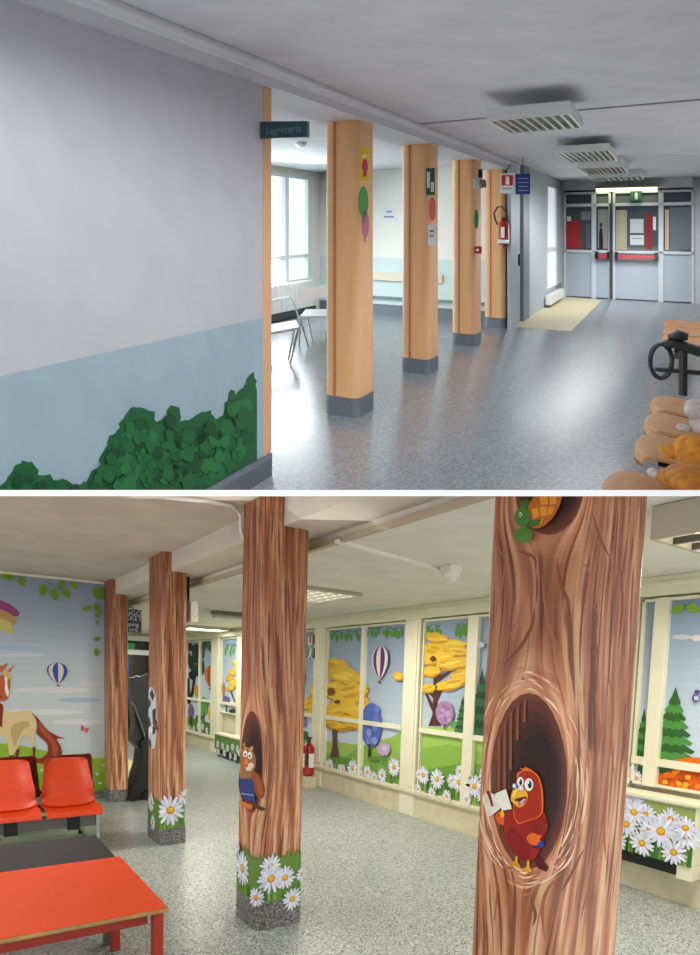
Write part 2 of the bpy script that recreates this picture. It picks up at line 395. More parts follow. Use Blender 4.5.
# ------------------------------------------------------------------ tree pillars
def bark(name, dark, mid, light):
    m = mat(name, mid, .42, spec=.35); N = m.node_tree.nodes; L = m.node_tree.links; b = N['Principled BSDF']
    uv = N.new('ShaderNodeUVMap'); uv.uv_map = 'Flow'
    def nz(sx, sy, det, dist, seed):
        mp = N.new('ShaderNodeMapping'); mp.inputs['Scale'].default_value = (sx, sy, 1); mp.inputs['Location'].default_value = (seed, seed*.7, 0)
        n = N.new('ShaderNodeTexNoise'); n.inputs['Scale'].default_value = 1; n.inputs['Detail'].default_value = det; n.inputs['Distortion'].default_value = dist
        L.new(uv.outputs[0], mp.inputs[0]); L.new(mp.outputs[0], n.inputs[0]); return n
    n1 = nz(25, 1.5, 5, .35, 3.1); cr = N.new('ShaderNodeValToRGB'); e = cr.color_ramp.elements
    e[0].position = .34; e[0].color = lin(mid, .72); e[1].position = .64; e[1].color = lin(light)
    x = e.new(.47); x.color = lin(mid); x = e.new(.55); x.color = lin([(mid[i]+light[i])/2 for i in range(3)])
    L.new(n1.outputs[0], cr.inputs[0])
    n2 = nz(60, 3.2, 2, .6, 8.3); c2 = N.new('ShaderNodeValToRGB'); c2.color_ramp.elements[0].position = .57; c2.color_ramp.elements[1].position = .65
    L.new(n2.outputs[0], c2.inputs[0])
    n3 = nz(44, 2.2, 1, .6, 21.7); c3 = N.new('ShaderNodeValToRGB'); c3.color_ramp.elements[0].position = .60; c3.color_ramp.elements[1].position = .66
    L.new(n3.outputs[0], c3.inputs[0])
    def mix(fac, a, colr, k=1):
        mx = N.new('ShaderNodeMix'); mx.data_type = 'RGBA'; mu = N.new('ShaderNodeMath'); mu.operation = 'MULTIPLY'; mu.inputs[1].default_value = k
        L.new(fac, mu.inputs[0]); L.new(mu.outputs[0], mx.inputs[0]); L.new(a, mx.inputs[6]); mx.inputs[7].default_value = lin(colr); return mx.outputs[2]
    o = mix(c2.outputs[0], cr.outputs[0], [(dark[i]*.35+mid[i]*.6) for i in range(3)], .8)
    o = mix(c3.outputs[0], o, dark, .8)
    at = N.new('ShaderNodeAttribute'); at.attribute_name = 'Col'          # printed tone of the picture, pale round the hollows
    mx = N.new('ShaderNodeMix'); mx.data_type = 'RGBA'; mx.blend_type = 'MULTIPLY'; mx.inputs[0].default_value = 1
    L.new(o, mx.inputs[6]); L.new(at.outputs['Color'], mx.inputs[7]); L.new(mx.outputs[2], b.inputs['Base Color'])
    return m
BARK = bark('printed_bark', (120,58,36), (208,140,102), (246,206,164))
class Pillar:
    def __init__(s, x0, x1, y0, y1, r=.06):
        s.x0, s.x1, s.y0, s.y1, s.r = x0, x1, y0, y1, r
        s.lx, s.ly = x1-x0, y1-y0
    def pt(s, t, h=0):
        """t: distance along the outline from the near-left corner; + runs along the near face, - back along the left face"""
        per = 2*(s.lx+s.ly); t = t % per; r = s.r
        cs = [(s.x0,s.y0),(s.x1,s.y0),(s.x1,s.y1),(s.x0,s.y1)]; ln = [s.lx, s.ly, s.lx, s.ly]; ds = [(1,0),(0,1),(-1,0),(0,-1)]
        i = 0
        while t > ln[i] and i < 3: t -= ln[i]; i += 1
        d = ds[i]; n = (d[1], -d[0]); c = cs[i]
        if t < r:                                # leaving corner i
            pd = ds[i-1]; pn = (pd[1], -pd[0]); ang = PI/4 + (t/r)*PI/4
            cen = (c[0]+d[0]*r-n[0]*r, c[1]+d[1]*r-n[1]*r); nn = (pn[0]*math.cos(ang)+n[0]*math.sin(ang), pn[1]*math.cos(ang)+n[1]*math.sin(ang))
            return Vector((cen[0]+nn[0]*(r+h), cen[1]+nn[1]*(r+h)))
        if t > ln[i]-r:
            nd = ds[(i+1)%4]; n2 = (nd[1], -nd[0]); ang = (t-(ln[i]-r))/r*PI/4; c2 = cs[(i+1)%4]
            cen = (c2[0]-d[0]*r-n[0]*r, c2[1]-d[1]*r-n[1]*r); nn = (n[0]*math.cos(ang)+n2[0]*math.sin(ang), n[1]*math.cos(ang)+n2[1]*math.sin(ang))
            return Vector((cen[0]+nn[0]*(r+h), cen[1]+nn[1]*(r+h)))
        return Vector((c[0]+d[0]*t+n[0]*h, c[1]+d[1]*t+n[1]*h))
    def surf(s, px, py):
        r = ray(px, py); best = None; N = 400; pr = None
        for i in range(N+1):
            t = -s.ly + (s.lx+s.ly)*i/N; p = s.pt(t); c = r.x*p.y - r.y*p.x
            if pr is not None and (pr[1] <= 0) != (c <= 0):
                k = pr[1]/(pr[1]-c); tt = pr[0]+(t-pr[0])*k; q = s.pt(tt); dd = q.length
                if best is None or dd < best[1]: best = (tt, dd)
            if best is None and (pr is None or abs(c) < pr[2]): near = (t, p.length)
            pr = (t, c, abs(c))
        if best is None:                          # beyond the outline: clamp to the nearest silhouette
            cand = min(((abs(r.x*s.pt(-s.ly+(s.lx+s.ly)*i/N).y-r.y*s.pt(-s.ly+(s.lx+s.ly)*i/N).x)), -s.ly+(s.lx+s.ly)*i/N) for i in range(N+1))
            best = (cand[1], s.pt(cand[1]).length)
        z = 1.5 + r.z/math.hypot(r.x, r.y)*best[1]
        return (best[0], z)
    def shaft(s, z0, z1, holes, tone, flare=None):
        per = 2*(s.lx+s.ly); n = int(per/.012); m = int((z1-z0)/.016); mb = MB(); uv = []; off = s.ly
        def flow(t, z):
            u, v = t, z
            for (ht, hz, a, b) in holes:
                x, y = (t-ht)/a, (z-hz)/b; r2 = max(x*x+y*y, .9)
                u -= a*x/r2*.92; v += b*y/r2*.5
            return (u, v)
        vs = []
        for j in range(m+1):
            z = z0+(z1-z0)*j/m
            for i in range(n+1):
                t = -off + per*i/n; p = s.pt(t); vs.append((p.x, p.y, z)); uv.append(flow(t, z))
        fs = []; cs = []
        for j in range(m):
            for i in range(n):
                fs.append((j*(n+1)+i, j*(n+1)+i+1, (j+1)*(n+1)+i+1, (j+1)*(n+1)+i))
                t = -off+per*(i+.5)/n; z = z0+(z1-z0)*(j+.5)/m; cs.append(tone(t, z))
        mb.quadlist(vs, fs); mb.c = cs; mb.uv = uv
        return mb
    def paint(s): 
        br = []
        for c in (-s.ly, 0, s.lx): br += [c+s.r*k/4 for k in range(-4, 5)]
        return Paint(lambda a, b, h: (s.pt(a, .0012+h).x, s.pt(a, .0012+h).y, b), step=.0003, bis=br)
    def px(s, P, pts, col, up=1): P.poly([s.surf(*q) for q in pts], col, up)
    def hollow(s, P, px, rx, ry, inner, rim, rot=0):
        cx, cy = px
        E = lambda k, dx=0, dy=0, n=28: [(cx+dx+k*(rx*math.cos(2*PI*i/n)*math.cos(rot)-ry*math.sin(2*PI*i/n)*math.sin(rot)), cy+dy+k*(rx*math.cos(2*PI*i/n)*math.sin(rot)+ry*math.sin(2*PI*i/n)*math.cos(rot))) for i in range(n)]
        s.px(P, E(1.0), inner[0])
        for i, c in enumerate(inner[1:]): s.px(P, E(.93-.13*i, rx*.06*(i+1), 0), c)
def skirting(s, name, par, h):
    mb = MB(); n = 64; per = 2*(s.lx+s.ly); vs = []
    for z in (0, h):
        for i in range(n): p = s.pt(per*i/n, .008); vs.append((p.x, p.y, z))
    fs = [(i, (i+1)%n, n+(i+1)%n, n+i) for i in range(n)] + [tuple(range(n, 2*n))]
    mb.quadlist(vs, fs); return mb.build(name, SKIRT, par, smooth=True)
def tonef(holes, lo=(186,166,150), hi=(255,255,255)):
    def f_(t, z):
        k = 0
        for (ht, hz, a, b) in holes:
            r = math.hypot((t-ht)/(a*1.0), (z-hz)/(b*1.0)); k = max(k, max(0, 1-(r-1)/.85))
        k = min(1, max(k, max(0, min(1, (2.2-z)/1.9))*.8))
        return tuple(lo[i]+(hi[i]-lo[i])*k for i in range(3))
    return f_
def daisy_base(pl, P, ds, ztop, zlow=.13, lo=None, hi=None):
    """meadow strip round the foot: ds = pixel centre, pixel radius"""
    lo = -pl.ly if lo is None else lo; hi = pl.lx if hi is None else hi
    n = 40; top = []
    for i in range(n+1): top.append((lo+(hi-lo)*i/n, ztop - .03 + (R.uniform(.0,.05) if i % 2 else -.02)))
    P.poly([(lo, zlow)] + [(hi, zlow)] + list(reversed(top)), (104,140,62))
    for i in range(60):
        t = R.uniform(lo, hi); h = R.uniform(.05,.13); w = .005; P.poly([(t-w, zlow+.01), (t+w, zlow+.01), (t+R.uniform(-.02,.02), zlow+h)], R.choice(((120,165,60),(60,100,35),(150,185,80))), up=0 if i % 6 else 1)
    for px, py, r in ds:
        a = pl.surf(px, py); b = pl.surf(px, py-r); daisy(P, a[0], a[1], abs(b[1]-a[1]), sq=.95)
def tree_pillar(pl, label, ztop_left, holes_px, art, skirt, hole_cols=None):
    t = thing('tree_pillar', label, 'pillar', ((pl.x0+pl.x1)/2, (pl.y0+pl.y1)/2, 0), group=None)
    holes = []
    for (cx, cy, rx, ry) in holes_px:
        c = pl.surf(cx, cy); l = pl.surf(cx-rx, cy); r = pl.surf(cx+rx, cy); b = pl.surf(cx, cy+ry); holes.append(((l[0]+r[0])/2, c[1], (r[0]-l[0])/2, abs(b[1]-c[1])))
    # left part reaches the high ceiling, the rest stops under the beam
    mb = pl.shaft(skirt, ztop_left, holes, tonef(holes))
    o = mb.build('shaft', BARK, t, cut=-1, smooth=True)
    skirting(pl, 'skirting', t, skirt)
    P = pl.paint()
    for (cx, cy, rx, ry) in holes_px: pl.hollow(P, (cx, cy), rx, ry, [(112,62,44),(96,50,38),(80,42,32),(62,32,26),(46,25,22)], cx > 500 and cy > 600)
    art(pl, P)
    P.mesh().build('printed_picture', PAINT, o, cut=-1)
    return t
P1 = Pillar(1.49, 1.885, 1.09, 1.42, .05)
P2 = Pillar(1.50, 1.805, 3.09, 3.42, .06)
P3 = Pillar(1.545, 1.765, 5.09, 5.52, .05)
P4 = Pillar(1.565, 1.765, 7.05, 7.42, .05)
def art1(pl, P):
    # brushwork inside the hollow
    for x, y0, y1 in ((500,740,830),(506,725,800),(512,716,770),(519,708,740),(526,704,722)):
        pl.px(P, [(x-1.5,y0),(x+1.5,y0-6),(x+1,y1),(x-2,y1)], (134,78,56))
    K = lambda pts, col: pl.px(P, crop(470,770,7.78,pts), col)
    E = lambda x, y, rx, ry, col: K([(x+rx*math.cos(2*PI*i/16), y+ry*math.sin(2*PI*i/16)) for i in range(16)], col)
    K([(500,680),(550,670),(615,750),(600,788),(540,762)], (84,22,18))
    K([(362,665),(385,665),(378,715),(412,752),(395,765),(350,745),(320,755),(298,738),(330,714),(362,714)], (226,150,40))
    K([(455,700),(474,700),(472,748),(497,788),(470,795),(440,822),(425,790),(400,812),(388,792),(420,764),(452,752)], (236,164,46))
    K([(345,300),(575,300),(602,370),(612,440),(585,520),(562,600),(520,690),(440,700),(350,655),(300,570),(275,480),(280,400),(320,340)], (158,30,18))
    K([(300,480),(330,420),(420,520),(480,600),(470,690),(430,695),(350,650),(305,565)], (134,24,16))
    K([(205,350),(250,300),(340,300),(350,360),(320,400),(270,440),(225,410)], (150,36,20)); K([(205,350),(235,320),(280,340),(275,430),(225,408)], (226,92,28)); K([(245,330),(265,300),(282,350),(262,372)], (240,190,50)); K([(250,265),(268,270),(284,315),(262,305)], (40,60,160))
    K([(380,20),(425,0),(395,-15),(440,-12),(440,-30),(500,0),(552,45),(578,130),(583,230),(580,330),(545,372),(465,395),(385,425),(350,340),(348,230),(368,130),(378,60)], (226,110,28))
    K([(388,35),(430,5),(490,8),(540,50),(566,130),(570,230),(570,325),(540,365),(460,388),(390,415),(356,335),(356,230),(376,130)], (172,40,18))
    E(408,92,26,40,(245,245,240)); E(474,112,34,50,(245,245,240)); E(410,92,12,24,(20,25,25)); E(482,112,15,30,(25,40,30)); E(404,82,4,6,(255,255,255)); E(474,98,5,8,(255,255,255))
    K([(335,205),(350,152),(400,128),(450,150),(470,188),(462,240),(435,282),(395,290),(350,250),(337,240)], (238,178,40))
    K([(362,225),(405,212),(462,200),(455,245),(425,275),(395,275),(400,240),(372,240)], (96,20,24)); K([(405,245),(440,218),(455,225),(430,268),(405,272)], (226,150,170))
    K([(345,200),(362,160),(400,142),(380,180),(360,215)], (248,214,90))
    E(366,122,17,20,(150,170,205)); E(418,138,22,22,(170,190,220)); E(366,122,12,15,(225,232,240)); E(418,138,16,17,(228,234,242))
    K([(112,205),(158,165),(215,188),(240,240),(268,290),(205,340),(160,368)], (226,220,200)); K([(215,182),(302,145),(350,300),(272,312),(240,250)], (236,230,214)); K([(148,165),(172,158),(185,190),(207,280),(190,282),(165,200)], (140,20,20))
    K([(470,490),(520,400),(575,372),(612,410),(608,470),(570,520),(500,520)], (140,28,18)); K([(458,522),(505,478),(560,505),(582,498),(560,540),(585,560),(540,585),(490,575)], (232,104,30)); K([(548,560),(580,542),(590,580),(565,600)], (36,60,170)); K([(500,590),(545,585),(550,602),(520,604)], (30,40,120))
    # tortoise in the upper hollow
    T = lambda pts, col: pl.px(P, crop(460,490,3.5,pts), col)
    TE = lambda x, y, rx, ry, col: T([(x+rx*math.cos(2*PI*i/14), y+ry*math.sin(2*PI*i/14)) for i in range(14)], col)
    TE(242,54,22,16,(66,108,40)); T([(250,60),(272,24),(300,-20),(372,-20),(362,50),(340,100),(300,134),(268,140),(248,110)], (190,104,34))
    for q in ([(262,70),(285,66),(290,95),(270,104)],[(292,62),(318,64),(316,92),(296,96)],[(290,30),(318,22),(322,54),(296,56)],[(326,24),(352,20),(350,52),(328,56)],[(322,64),(344,62),(334,90),(320,92)],[(276,108),(306,102),(300,122),(276,128)]): T(q, (226,150,50))
    TE(232,98,28,34,(74,122,44)); T([(255,110),(300,105),(290,125),(255,135)], (66,110,40)); TE(235,160,34,26,(74,122,44)); T([(205,165),(212,188),(225,178),(236,196),(245,180),(262,188),(262,160)], (80,130,50)); TE(226,90,6,8,(235,235,200)); TE(225,91,3,5,(20,20,20))
    # printed highlights following the rim
    for k in range(64):
        a = R.uniform(0, 2*PI); q = R.uniform(1.02, 1.30); da = R.uniform(.2, .5); w = R.uniform(.008, .022)
        f_ = lambda j, e: (530+39*(q+e)*math.cos(a+da*j/5), 779+88*(1+(q+e-1)*.75)*math.sin(a+da*j/5))
        pts = [f_(j, 0) for j in range(6)] + [f_(j, w*math.sin(j*PI/5)*2) for j in range(4,0,-1)]
        if all(p[0] > 492-(p[1]-496)*.048+5 for p in pts): pl.px(P, pts, R.choice(((232,194,156),(238,206,170),(222,176,138))), up=1 if k % 6 == 0 else 0)
    P.k += 1
    for k in range(60):
        a = R.uniform(0, 2*PI); q = R.uniform(1.07, 1.42); da = R.uniform(.10, .26); w = R.uniform(.010, .022)
        c = R.choice(((186,108,76),(206,134,98),(174,94,62),(196,120,84)))
        f_ = lambda j, e: (530+39*(q+e)*math.cos(a+da*j/5), 778+88*(1+(q+e-1)*.75)*math.sin(a+da*j/5))
        pts = [f_(j, 0) for j in range(6)] + [f_(j, w*math.sin(j*PI/5)*2) for j in range(4,0,-1)]
        if all(p[0] > 492-(p[1]-496)*.048+8 for p in pts) and max(p[0] for p in pts) < 585: pl.px(P, pts, c, up=1 if k % 10 == 0 else 0)
    DK = (128,66,46); MD = (160,92,64)
    for q, w, c in (([(521,551),(532,555),(541,558),(541,575)],3,DK),([(541,572),(543,590),(541,606)],2.4,DK),([(540,606),(539,624),(528,645),(518,656),(507,666)],4,DK),([(560,558),(563,590),(567,600),(569,632)],2.6,DK),([(547,570),(549,600),(556,640),(563,655)],2.4,MD),([(591,612),(587,636),(591,662)],3,DK),
        ([(602,545),(606,575),(603,610)],2.6,MD),([(584,512),(592,540),(603,560)],3,DK),([(511,560),(507,590),(500,615)],2,MD),([(530,600),(524,620),(512,640)],2,MD),([(575,560),(584,575),(581,600),(590,612)],2,MD),([(612,560),(616,600),(611,650)],2.6,DK),([(506,520),(500,535),(504,552),(513,562)],2.2,MD),
        ([(600,670),(607,700),(603,740),(608,780)],3,MD),([(587,690),(594,730),(590,760)],2.4,MD),([(602,780),(596,820),(599,860)],3,MD),([(530,884),(527,900),(531,930),(527,954)],2.6,MD),([(560,868),(548,884),(543,905),(545,940)],2.6,MD),([(578,845),(566,868),(556,890)],2.6,DK),([(512,884),(516,905),(512,930)],2.2,MD),
        ([(500,872),(503,895),(498,925)],2,MD),([(592,860),(580,890),(573,920)],2.4,MD),([(535,892),(540,912),(537,925)],2,DK)):
        pl.px(P, stroke(q, w), c, up=0)
    pl.px(P, crop(460,755,3.5,[(160,700),(168,696),(190,696),(196,704),(190,712),(160,712)]), (214,84,40))
def art2(pl, P):
    K = lambda pts, col: pl.px(P, crop(220,690,5.833,pts), col)
    E = lambda x, y, rx, ry, col: K([(x+rx*math.cos(2*PI*i/14), y+ry*math.sin(2*PI*i/14)) for i in range(14)], col)
    K([(100,460),(118,500),(135,590),(165,640),(135,650),(108,560)], (40,50,60))
    K([(120,540),(130,470),(115,400),(122,350),(155,330),(190,345),(210,390),(212,440),(200,470),(215,540),(200,640),(150,650),(125,600)], (150,108,66))
    K([(150,305),(146,325),(165,345),(150,350),(136,315)], (196,150,100)); K([(170,345),(192,325),(200,345),(180,358)], (196,150,100))
    E(150,372,13,20,(236,230,220)); E(178,382,14,22,(236,230,220)); E(150,375,5,8,(25,20,20)); E(177,386,5,8,(25,20,20))
    K([(145,430),(152,395),(165,400),(172,430),(160,460)], (222,130,40)); K([(150,440),(190,420),(205,440),(185,470),(160,472)], (226,200,180)); E(160,440,8,10,(180,50,50))
    K([(190,465),(230,490),(258,540),(264,590),(252,632),(225,628),(205,590),(188,520)], (140,76,36)); K([(215,500),(245,540),(254,600),(240,622),(222,570)], (166,94,46))
    K([(112,522),(190,515),(204,545),(212,652),(150,640),(118,590)], (42,62,120)); K([(130,600),(200,612),(204,618),(130,606)], (150,160,190))
    K([(122,640),(165,660),(200,668),(190,700),(168,690),(150,678),(128,672)], (206,116,40)); K([(205,650),(268,690),(250,705),(205,680)], (100,56,32))
    daisy_base(pl, P, ((244,868,18),(270,866,13),(270,878,16),(284,877,13),(257,897,11),(291,898,12),(299,874,9),(240,846,7)), .47, .17)
def art3(pl, P):
    K = lambda pts, col: pl.px(P, crop(110,660,5.833,pts), col)
    K([(222,180),(245,150),(268,200),(272,300),(275,400),(262,520),(235,515),(220,420),(214,300)], (205,208,212))
    for q in ([(232,200),(246,165),(262,210),(250,240)], [(222,240),(236,220),(240,260),(226,290)], [(248,290),(270,280),(268,350),(250,370)], [(218,340),(232,330),(240,380),(224,400)], [(246,400),(264,370),(268,420),(252,440)], [(228,450),(240,470),(244,510),(230,500)], [(262,330),(276,360),(270,400)]): K(q, (62,62,66))
    K([(228,400),(240,388),(252,402),(246,440),(232,440)], (240,240,242)); K([(234,428),(243,428),(240,442)], (190,60,60)); K([(250,330),(285,400),(275,412),(255,380)], (110,70,50))
    daisy_base(pl, P, ((152,802,11),(154,822,9),(184,797,9),(170,810,16)), .40, .14)
def none(pl, P): pass
tree_pillar(P1, 'biggest tree-print pillar in front with red parrot reading a book in its hollow', ZL, [(529,781,38,88),(549,485,34,50)], art1, .16)
tree_pillar(P2, 'tree-print pillar with owl in its hollow and daisies round its foot', ZL, [(252,762,11,51)], art2, .17)
tree_pillar(P3, 'tree-print pillar with a black and white animal and one large daisy at its foot', ZL, [], art3, .145)
tree_pillar(P4, 'plain tree-print pillar joined to the end of the horse mural wall', ZL, [], none, .14)

# ------------------------------------------------------------------ window wall, murals stuck over its panes
wl = MB(); wl.box((XW+.03, .4, 0), (XW+.25, YE+.1, ZR+.02)); struct(wl.build('wall_right', mat('wall_cream',(214,208,180),.7)))
def zr(x, y): q = onB(0, XW, x, y); return q.y, q.z
ZT, ZTR, ZB = 2.115, (.93, .985), .30
BAYS = [  # photo x of the pane edges, from far to near
    ('far', [(188,200.5),(202,212.6)], 0), ('radfar', [(222.5,238)], 1), ('exit', [(284,300),(302,314.5)], 0),
    ('mid', [(328,362.5),(365.5,404.6)], 0), ('near', [(424,468),(478,500)], 0), ('right', [(641,651.5),(665,735)], 1)]
def YW(x, y=700): return onB(0, XW, x, y).y
PR = {}
win_n = 0
edges = []
for nm, panes, rad in BAYS:
    win_n += 1
    ys = [(YW(a), YW(b)) for a, b in panes]
    yf, yn = ys[0][0], ys[-1][1]
    zb = .80 if rad else ZB
    root = thing(f'window_{win_n}', 'x', 'x', (XW, (yf+yn)/2, 0)); del root['label']; del root['category']; struct(root)
    fr = MB(); g = .022
    for k, (y0, y1) in enumerate(ys):
        fr.box((XW-.035, y0, zb-g), (XW+.02, y0+g, ZT+g), bev=.004); fr.box((XW-.035, y1-g, zb-g), (XW+.02, y1, ZT+g), bev=.004)
        fr.box((XW-.035, y1-g, ZT), (XW+.02, y0+g, ZT+g), bev=.004); fr.box((XW-.035, y1-g, zb-g), (XW+.02, y0+g, zb), bev=.004)
        fr.box((XW-.045, y1-g, ZTR[0]), (XW+.02, y0+g, ZTR[1]), bev=.006)
    for k in range(len(ys)-1): fr.box((XW-.05, ys[k+1][0]-.001, zb-g), (XW+.02, ys[k][1]+.001, ZT+g), bev=.003)
    fr.build('window_frame', CREAM, root)
    hd = MB()
    for (y0, y1) in ys:
        hd.box((XW-.055, y1-.01, ZTR[0]-.005), (XW-.035, y1+.02, ZTR[0]+.055), bev=.004)
    hd.build('window_catch', CREAM, root)
    edges.append((yf+.04, yn-.04)); PR[nm] = (yf, yn, zb)
# broad uprights between the bays, header and skirting band
ed = sorted(edges, reverse=True); k = 0
prev = YE
gaps = [(YE, ed[0][0])] + [(ed[i][1], ed[i+1][0]) for i in range(len(ed)-1)] + [(ed[-1][1], .5)]
for i, (a, b) in enumerate(gaps):
    if a-b < .01: continue
    mb = MB(); mb.box((XW-.06, b, 0), (XW+.03, a, ZT+.06), bev=.008)
    if a-b > .12:
        mb.box((XW-.075, b+.03, .33), (XW-.05, min(a-.03, b+.09), ZT+.04), bev=.004)
    struct(mb.build(f'trim_{k+3}', CREAM)); k += 1
mb = MB(); mb.box((XW-.08, .5, ZT+.035), (XW+.03, YE, ZR), bev=.006); mb.box((XW-.10, .5, ZT+.10), (XW-.07, YE, ZT+.125), bev=.004); struct(mb.build('trim_20', CREAM))
mb = MB(); mb.box((XW-.05, .5, 0), (XW+.03, YE, ZB-.03)); mb.box((XW-.085, .5, ZB-.045), (XW+.02, YE, ZB-.015), bev=.004)
struct(mb.build('baseboard_right', CREAMD))

def wallpaint(nm):
    yf, yn, zb = PR[nm]
    P = Paint(lambda a, b, h: (XW-.002-h, a, b), step=.0003)
    tab = [(0,(206,218,226)),(.4,(184,200,212)),(.75,(154,172,192)),(1,(140,158,182))]
    for i in range(16):
        z0 = zb+(ZT-zb)*i/16; z1 = zb+(ZT-zb)*(i+1)/16; P.same([(yf,z0),(yn,z0),(yn,z1),(yf,z1)], skycol((i+.5)/16, tab))
    lim = (yn, yf)
    q = lambda x, y: (lambda v: (min(lim[1], max(lim[0], v[0])), max(zb, v[1])))(zr(x, y))
    def W(pts, col, up=1): P.poly([q(*p) for p in pts], col, up)
    def E(x, y, rx, ry, col, jit=0, n=16, pts=None): 
        if pts: return W(pts, col)
        W([(x+rx*math.cos(2*PI*i/n)*(1+R.uniform(-jit,jit)), y+ry*math.sin(2*PI*i/n)*(1+R.uniform(-jit,jit))) for i in range(n)], col)
    def D(x, y, r): a = zr(x, y); b = zr(x, y-r); daisy(P, a[0], max(a[1], zb+.02), abs(b[1]-a[1]), sq=1.0)
    def Lf(x, y, l, ang, col=(92,150,62)):
        a = zr(x, y); leaf(P, a[0], a[1], l, math.radians(ang), col)
    return P, W, E, D, Lf
def fronds(Lf, W, x0, x1, y, n=7, L=.09):
    n = max(4, n+2)
    for q in ((x0,x0*.5+x1*.5),(x0*.45+x1*.55,x1)): W(stroke([(q[0],y-3),(q[0]*.6+q[1]*.4,y+1),(q[1],y-3.5)], 1.1), (70,110,60), 0)
    for i in range(n):
        x = x0+(x1-x0)*(i+.5)/n; Lf(x, y+(0 if i % 2 else 3)-1.5, L*R.uniform(1.0,1.5), R.choice((-100,-80,-125,-60,-95)))
def grass(P, yf, yn, z0, h, n=60):
    for i in range(n):
        t = R.uniform(yn, yf); w = .008; P.poly([(t-w,z0),(t+w,z0),(t+R.uniform(-.04,.04), z0+h*R.uniform(.5,1.1))], R.choice(((70,120,50),(110,160,70),(140,180,90))), up=0 if i % 10 else 1)
def cloud(E, x, y, rx, ry, col, rot):
    n = 30; ph = R.uniform(0, 6); m_ = R.choice((5,6,7)); pts = []
    for i in range(n):
        a = 2*PI*i/n; q = 1+.10*math.sin(m_*a+ph); px, py = rx*q*math.cos(a), ry*q*math.sin(a)
        pts.append((x+px*math.cos(rot)-py*math.sin(rot), y+px*math.sin(rot)+py*math.cos(rot)))
    E(0, 0, 0, 0, col, pts=pts)
def yellow(E, blobs):
    for x, y, rx, ry in blobs:
        r = R.choice((-.22,-.1,.12,.2)); cloud(E, x+rx*.05, y+ry*.28, rx*.98, ry*.82, (188,138,40), r); cloud(E, x, y-ry*.05, rx, ry*.78, vary((226,184,56), .03), r)
        for k in range(3): cloud(E, x+R.uniform(-.5,.5)*rx, y+R.uniform(-.5,.3)*ry, rx*.42, ry*.2, R.choice(((240,206,84),(206,158,44),(234,196,70))), r)
# ---- middle bay: yellow tree, blue tree, purple balloon
P, W, E, D, Lf = wallpaint('mid')
W([(326,741),(345,743),(362,745),(366,745),(392,737),(406,730),(406,800),(326,775)], (152,188,92))
W([(362,744),(375,752),(395,760),(406,764),(406,800),(326,775),(326,752),(345,757)], (128,172,72))
W([(326,756),(350,758),(362,764),(330,764)], (100,148,60))
fronds(Lf, W, 329, 361, 632); fronds(Lf, W, 367, 404, 629, 8)
W([(333,728),(338,728),(338,745),(340,757),(331,757),(333.5,745)], (96,62,58))
W([(335,700),(338,700),(338,730),(334,730)], (90,56,50))
yellow(E, ((338,665,12,8),(346,676,18,10),(336,690,14,10),(350,693,20,10),(342,708,18,10),(358,707,15,12),(338,722,16,8),(356,722,16,7),(400,676,5,5)))
E(333,692,4,4,(120,80,40),.2); E(339,702,3,2,(110,60,40),.2)
E(373,725,10.5,22,(84,104,180),.03,24)
for k in range(14): E(373+R.uniform(-6,6), 725+R.uniform(-16,16), 3, 4, R.choice(((104,124,200),(66,86,160),(130,148,214))), .15, 8)
W([(370.8,744),(372.2,744),(372.6,757),(370,757)], (40,40,60)); E(376,758,6,2,(96,140,56))
E(386,749,6.5,6.8,(186,160,200),.03); E(387,748,3,3,(206,184,214)); E(386,760,3.5,1.2,(90,130,54))
q = zr(382.7,662.5); balloon(P, q[0], q[1], .165, .19, (88,48,98), (220,214,206))
grass(P, PR['mid'][0], PR['mid'][1], ZB, .2)
for x, y, r in ((332,768,8),(342,772,5),(355,768,10),(370,772,8),(385,775,8),(397,767,11),(345,781,6),(377,785,7),(363,782,6)): D(x, y, r)
tag(P.mesh().build('window_mural', PAINT), 'window mural of yellow tree, blue tree and purple striped hot-air balloon', 'mural')
# ---- near bay
P, W, E, D, Lf = wallpaint('near')
W([(420,727),(445,727),(470,731),(500,733),(500,800),(420,800)], (160,196,96))
W([(420,748),(450,744),(480,752),(500,750),(500,810),(420,800)], (138,182,78)); W([(424,770),(470,762),(500,768),(500,810),(420,800)], (112,160,64))
fronds(Lf, W, 425, 442, 627, 3); fronds(Lf, W, 457, 469, 626, 4)
for q in ([(434,668),(439,668),(438,700),(439,718),(442,726),(429,726),(433,715),(434,690)], [(436,695),(446,680),(447,682),(438,702)], [(435,700),(427,690),(428,688),(436,694)], [(434,705),(426,690),(425,692),(433,712)], [(439,676),(452,670),(452,672),(439,682)]): W(q, (86,50,44))
yellow(E, ((438,638,12,6),(446,646,22,7),(433,652,11,8),(458,650,14,6),(440,658,17,6),(432,671,10,6),(455,663,18,7),(465,674,13,6),(452,684,15,6),(430,688,7,5)))
E(435,659,3,3,(90,60,40),.2)
E(446.6,713,9,12,(168,132,170),.03,22)
for k in range(12): E(446.6+R.uniform(-5,5), 713+R.uniform(-8,8), 2.4, 2.4, R.choice(((190,156,192),(150,112,156))), .1, 8)
W([(446,724),(447.4,724),(447.6,729),(445.8,729)], (70,50,60)); E(455,724,4,3,(90,150,70),.15); E(458,726,3,2.5,(110,170,80),.1)
a = zr(464,727); pine(P, a[0], .97, .10, .38, (56,110,62)); a = zr(482,730); pine(P, a[0], .97, .15, .64, (44,92,58))
E(483,645,4,3,(186,196,212),.1)
grass(P, PR['near'][0], PR['near'][1], ZB, .24, 90)
for x, y, r in ((417,773,6),(426,775,10),(440,779,11),(455,781,8),(462,782,11),(463,771,7),(421,790,6),(435,794,6),(450,798,7),(478,786,12),(470,799,7),(488,775,8),(486,796,8)): D(x, y, r)
